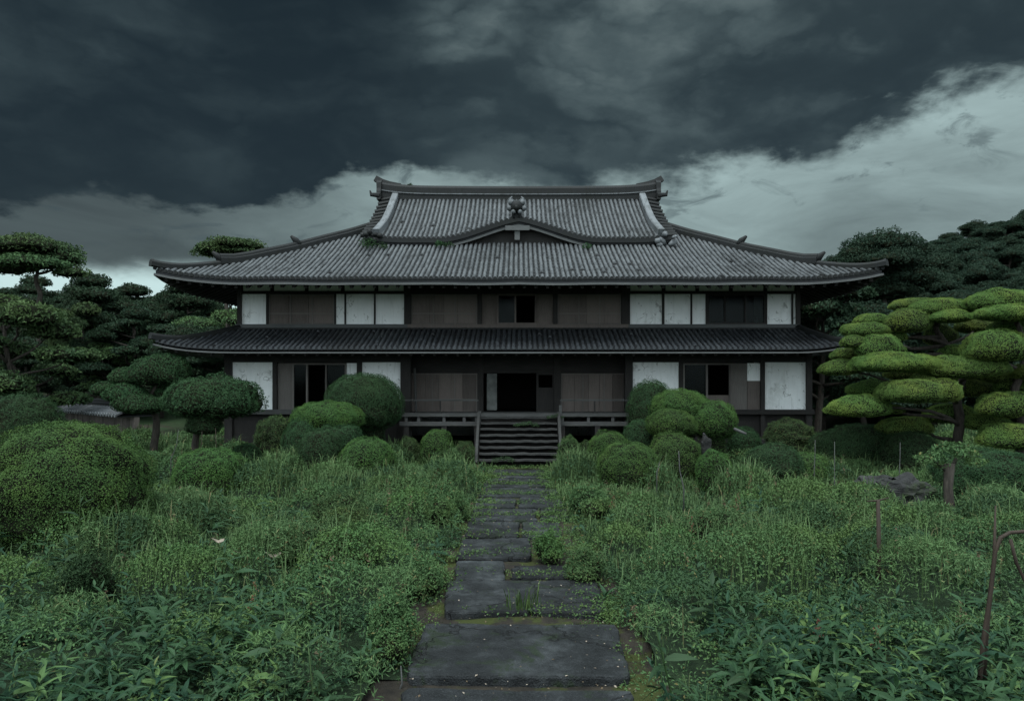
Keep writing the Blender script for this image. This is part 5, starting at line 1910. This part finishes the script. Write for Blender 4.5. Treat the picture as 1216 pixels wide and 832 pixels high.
n = 420
y = 6.5 + 17 * g.random(n) ** 1.4
p = np.stack([g.uniform(-1.1, 1.1, n), y, 0.055 + 0.09 * g.random(n)], 1)
p[:, 2] = 0.135 + g.random(n) * 0.012
v, f = diamonds(p, np.tile([0, 0, 1.0], (n, 1)), g.uniform(0.012, 0.045, n), 0.6, g, 0.25)
arr = Arr(); arr.v.append(v); arr.n = len(v)
pk = g.random(n)
arr.g += [(f[pk < 0.55], 0), (f[pk >= 0.55], 1)]
o = arr.build('fallen_leaves', [L_DRY, DEAD])
tag(o, 'small fallen leaves and grit strewn over the path', 'leaf litter', None, 'stuff')

# ------------------------------------------------------------------ stump, stones, stakes, poles
Y = 14.5
X = GX(1127, Y)
stump = empty('sprouting_stump', (X, Y, 0), 'dark trunk stump with a tuft of pale leaves on top at the right', 'tree')
mb = MB()
mb.tube([(X, Y, -0.1), (X + 0.01, Y, 0.4), (X - 0.02, Y, 0.8), (X + 0.01, Y, 1.28)], [0.12, 0.095, 0.085, 0.10], 12)
mb.tube([(X, Y, 1.1), (X + 0.2, Y + 0.1, 1.35), (X + 0.42, Y, 1.5)], [0.05, 0.035, 0.015], 6)
mb.tube([(X, Y, 1.1), (X - 0.3, Y + 0.05, 1.35), (X - 0.5, Y, 1.42)], [0.05, 0.03, 0.015], 6)
mb.build('trunk', BARK, stump, True, (X, Y, 0))
g = np.random.default_rng(8)
arr = Arr()
for k, (dx, dz, r) in enumerate(((0, 1.48, 0.34), (0.38, 1.46, 0.30), (-0.42, 1.38, 0.28), (0.12, 1.62, 0.24), (-0.15, 1.25, 0.2), (0.55, 1.3, 0.22))):
    blob(arr, (X + dx, Y + g.uniform(-0.1, 0.1), dz), (r, r), r * 0.5, r * 0.4, 0.075, 330, 700 + k, 0.25, 1.2, 0.0, 0.45, 0.9, 1.0, 0.3, 0.5)
arr.build('crown', L_WEED, stump, (X, Y, 0))


def rock(name, c, r, seed, label, cat='stone', boxy=0.55, mt=STONE):
    d, f = usphere(56, 32)
    e = np.sign(d) * np.abs(d) ** boxy
    q = e * np.array(r)
    q *= (1 + 0.13 * snoise(q * 2 + seed, seed, 0.8, 3) + 0.05 * np.round(2.2 * snoise(q * 3 + seed, seed + 9, 0.9, 2)))[:, None]
    o = mesh_arrays(name, q + np.array(c), [(f, 0)], mt, None, c, False)
    return tag(o, label, cat)


Y = 16.3
rock('stone_block', (GX(1060, Y), Y, 0.34), (0.72, 0.45, 0.40), 3, 'low mossy stone block behind the upright stake on the right')
rock('stone_post', (GX(839, 21.2), 21.2, 0.62), (0.13, 0.13, 0.75), 5, 'short grey stone post among the right hand shrubs', 'stone post', 0.4)
rock('footing_stone', (GX(905, 24.9), 24.9, 0.5), (0.9, 0.25, 0.42), 6, 'long grey footing stone under the right wing', 'stone', 0.4)


def deadleaf(px, py, label, s, hgt=0.42):
    Y = (EYE - hgt) * F / (py - HY)
    c = W(px, py, Y)
    vs, fs = [], []
    n = 9
    for i in range(n):
        a = 2 * math.pi * i / n
        rr = s * (0.75 + 0.25 * math.cos(2 * a + 1))
        vs.append((rr * math.cos(a), rr * math.sin(a) * 0.6, 0.25 * s * math.cos(a * 2)))
    vs += [(v[0] * 0.96, v[1] * 0.96, v[2] + 0.006) for v in vs] + [(0, 0, -0.02), (0, 0, -0.01)]
    fs = [(i, (i + 1) % n, 2 * n) for i in range(n)] + [((i + 1) % n + n, i + n, 2 * n + 1) for i in range(n)] + [(i, i + n, (i + 1) % n + n, (i + 1) % n) for i in range(n)]
    m = MB(); m.add(vs, fs)
    o = m.build('dead_leaf', DEAD)
    o.location = c
    o.rotation_euler = (0.35, 0.1, 0.4)
    return tag(o, label, 'leaf')
deadleaf(324, 658, 'large curled brown leaf lying on the left meadow', 0.13)
deadleaf(259, 641, 'reddish brown dead leaf left of the large curled one', 0.11)
deadleaf(283, 655, 'small pale dead leaf beside the large curled one', 0.06)

Y = 9.9
X = GX(1043, Y)
mb = MB()
mb.tube([(X, Y, -0.1), (X + 0.01, Y, 0.6), (X - 0.005, Y, 1.33)], [0.034, 0.031, 0.026], 8)
mb.tube([(X - 0.15, Y, 1.31), (X, Y, 1.32), (X + 0.15, Y, 1.36)], [0.008, 0.014, 0.006], 7)
o = mb.build('wooden_stake', POLE, None, True, (X, Y, 0))
tag(o, 'upright brown wooden stake with a short crosspiece in the right meadow', 'stake')

Y = 6.6
mb = MB()
k = lambda px, py, dy=0: W(px, py, Y + dy)
mb.tube([(GX(1160, Y), Y, -0.05), k(1164, 800), k(1169, 750), k(1177, 700), k(1182, 655), k(1188, 638), k(1199, 632), k(1225, 630, 0.1), k(1290, 634, 0.3)],
        [0.022, 0.021, 0.020, 0.018, 0.016, 0.018, 0.017, 0.017, 0.014], 9)
o = mb.build('bent_pole', POLE, None, True, (GX(1160, Y), Y, 0))
tag(o, 'bent brown pole with a kneed top at the right edge', 'pole')
mb = MB()
Y = 6.75
mb.tube([(GX(1166, Y), Y, 0), W(1172, 740, Y), W(1181, 660, Y), W(1182, 600, Y)], [0.026, 0.023, 0.018, 0.006], 7)
o = mb.build('split_cane', POLE, None, True, (GX(1166, Y), Y, 0))
tag(o, 'straight split cane standing against the bent pole', 'pole')
mb = MB()
Y = 6.9
mb.tube([W(1200, 640, Y), W(1207, 668, Y), W(1222, 700, Y), W(1232, 800, Y)], [0.016, 0.016, 0.014, 0.014], 7)
o = mb.build('dry_branch', POLE, None, True, tuple(W(1232, 800, Y)))
tag(o, 'thin curved dry branch hanging under the bent pole', 'branch')


def twig(px, y0, y1, Y, bend, label, r=0.012, mt=GREYW):
    m = MB()
    a, b = W(px, y1, Y), W(px + bend, y0, Y)
    a0 = Vector((a.x, Y, 0))
    m.tube([a0, a, a.lerp(b, 0.5) + Vector((bend * 0.006, 0, 0)), b], [r, r, r * 0.8, r * 0.45], 6)
    o = m.build('dry_stalk', mt, None, True, tuple(a0))
    return tag(o, label, 'dry stalk', 'dry stalks and twigs in the garden')
twig(203, 510, 545, 19.5, 9, 'pale bent stalk left of the umbrella shaped tree')
twig(237, 512, 540, 19.0, 3, 'brown stalk under the umbrella shaped tree', mt=POLE)
twig(258, 508, 545, 20.0, -2, 'upright brown stalk right under the umbrella shaped tree', mt=POLE)
twig(812, 535, 580, 15.5, -6, 'pale leaning stalk in front of the mid height dome shrub', 0.014)
twig(967, 522, 555, 18.0, 1, 'short upright twig right of the paler low shrub')
twig(991, 524, 570, 17.0, 0, 'taller upright twig beside the short one')
twig(1068, 525, 560, 17.5, 1, 'thin twig above the low mossy stone block')
twig(780, 548, 560, 17.0, 3, 'curved pale twig on the path side dome shrub')
twig(470, 790, 832, 6.9, 6, 'pale stick lying upright beside the nearest slab', 0.012)
mb = MB()
mb.tube([W(872, 509, 22.3), W(886, 515, 22.0)], [0.05, 0.04], 7)
o = mb.build('fallen_plank', GREYW, None, True, tuple(W(886, 515, 22.0)))
tag(o, 'short bleached plank lying on the shrubs right of the downstairs window', 'plank')

for px, py, Y, r, lb in ((625, 503, 24.9, 0.22, 'sprawling weed growing out of the upper steps of the stair'), (660, 494, 25.3, 0.16, 'climbing weed round the right newel of the stair'), (598, 545, 23.7, 0.2, 'weed covering the left foot of the stair')):
    c = W(px, py, Y)
    arr = Arr()
    for k in range(4):
        blob(arr, c + Vector((0.9 * r * (k - 1.5), 0.05 * (k % 2), 0.03 * (k % 3) - 0.05)), (r * 0.8, r * 0.7), r * 0.55, r * 0.35, 0.05, 500, int(px) + k, 0.3, 1.5, 0.0, 0.4, 0.9, 1.0, 0.4, 0.5)
    tag(arr.build('stair_weed', L_WEEDB, None, tuple(c)), lb, 'weed', 'weeds growing on the stair')

# a ridge weed, plus dark clumps added for shadowed, broken patches of the roof
def roof_clump(px, py, Y, r, label, seed):
    c = W(px, py, Y)
    arr = Arr()
    blob(arr, c, (r, r), r * 0.8, r * 0.3, 0.09, 220, seed, 0.3, 1.0, 0.0, 0.4, 0.9, 1.0, 0.35, 0.5)
    o = arr.build('roof_clump', L_DARK, None, tuple(c))
    return tag(o, label, 'weed', 'weeds rooted on the roof')
roof_clump(487, 220, 32, 0.14, 'tiny weed sprouting on the main ridge near its left end', 901)
roof_clump(437, 291, 27.4, 0.34, 'dark clump standing for debris where the left hip meets the gable roof', 902)
roof_clump(455, 293, 27.5, 0.24, 'dark clump standing for a broken hole under the left gable edge', 903)
roof_clump(522, 290, 27.7, 0.25, 'dark clump standing for the shadow under the gable eave left of the curved brow', 904)
roof_clump(533, 291, 27.75, 0.20, 'small dark clump standing for the shadow farther right under the gable eave, nearer the curved brow', 905)
roof_clump(697, 294, 27.7, 0.24, 'dark clump standing for a broken hole under the gable eave right of the curved brow', 906)
print('objects', len(bpy.data.objects), 'hill trees', n)
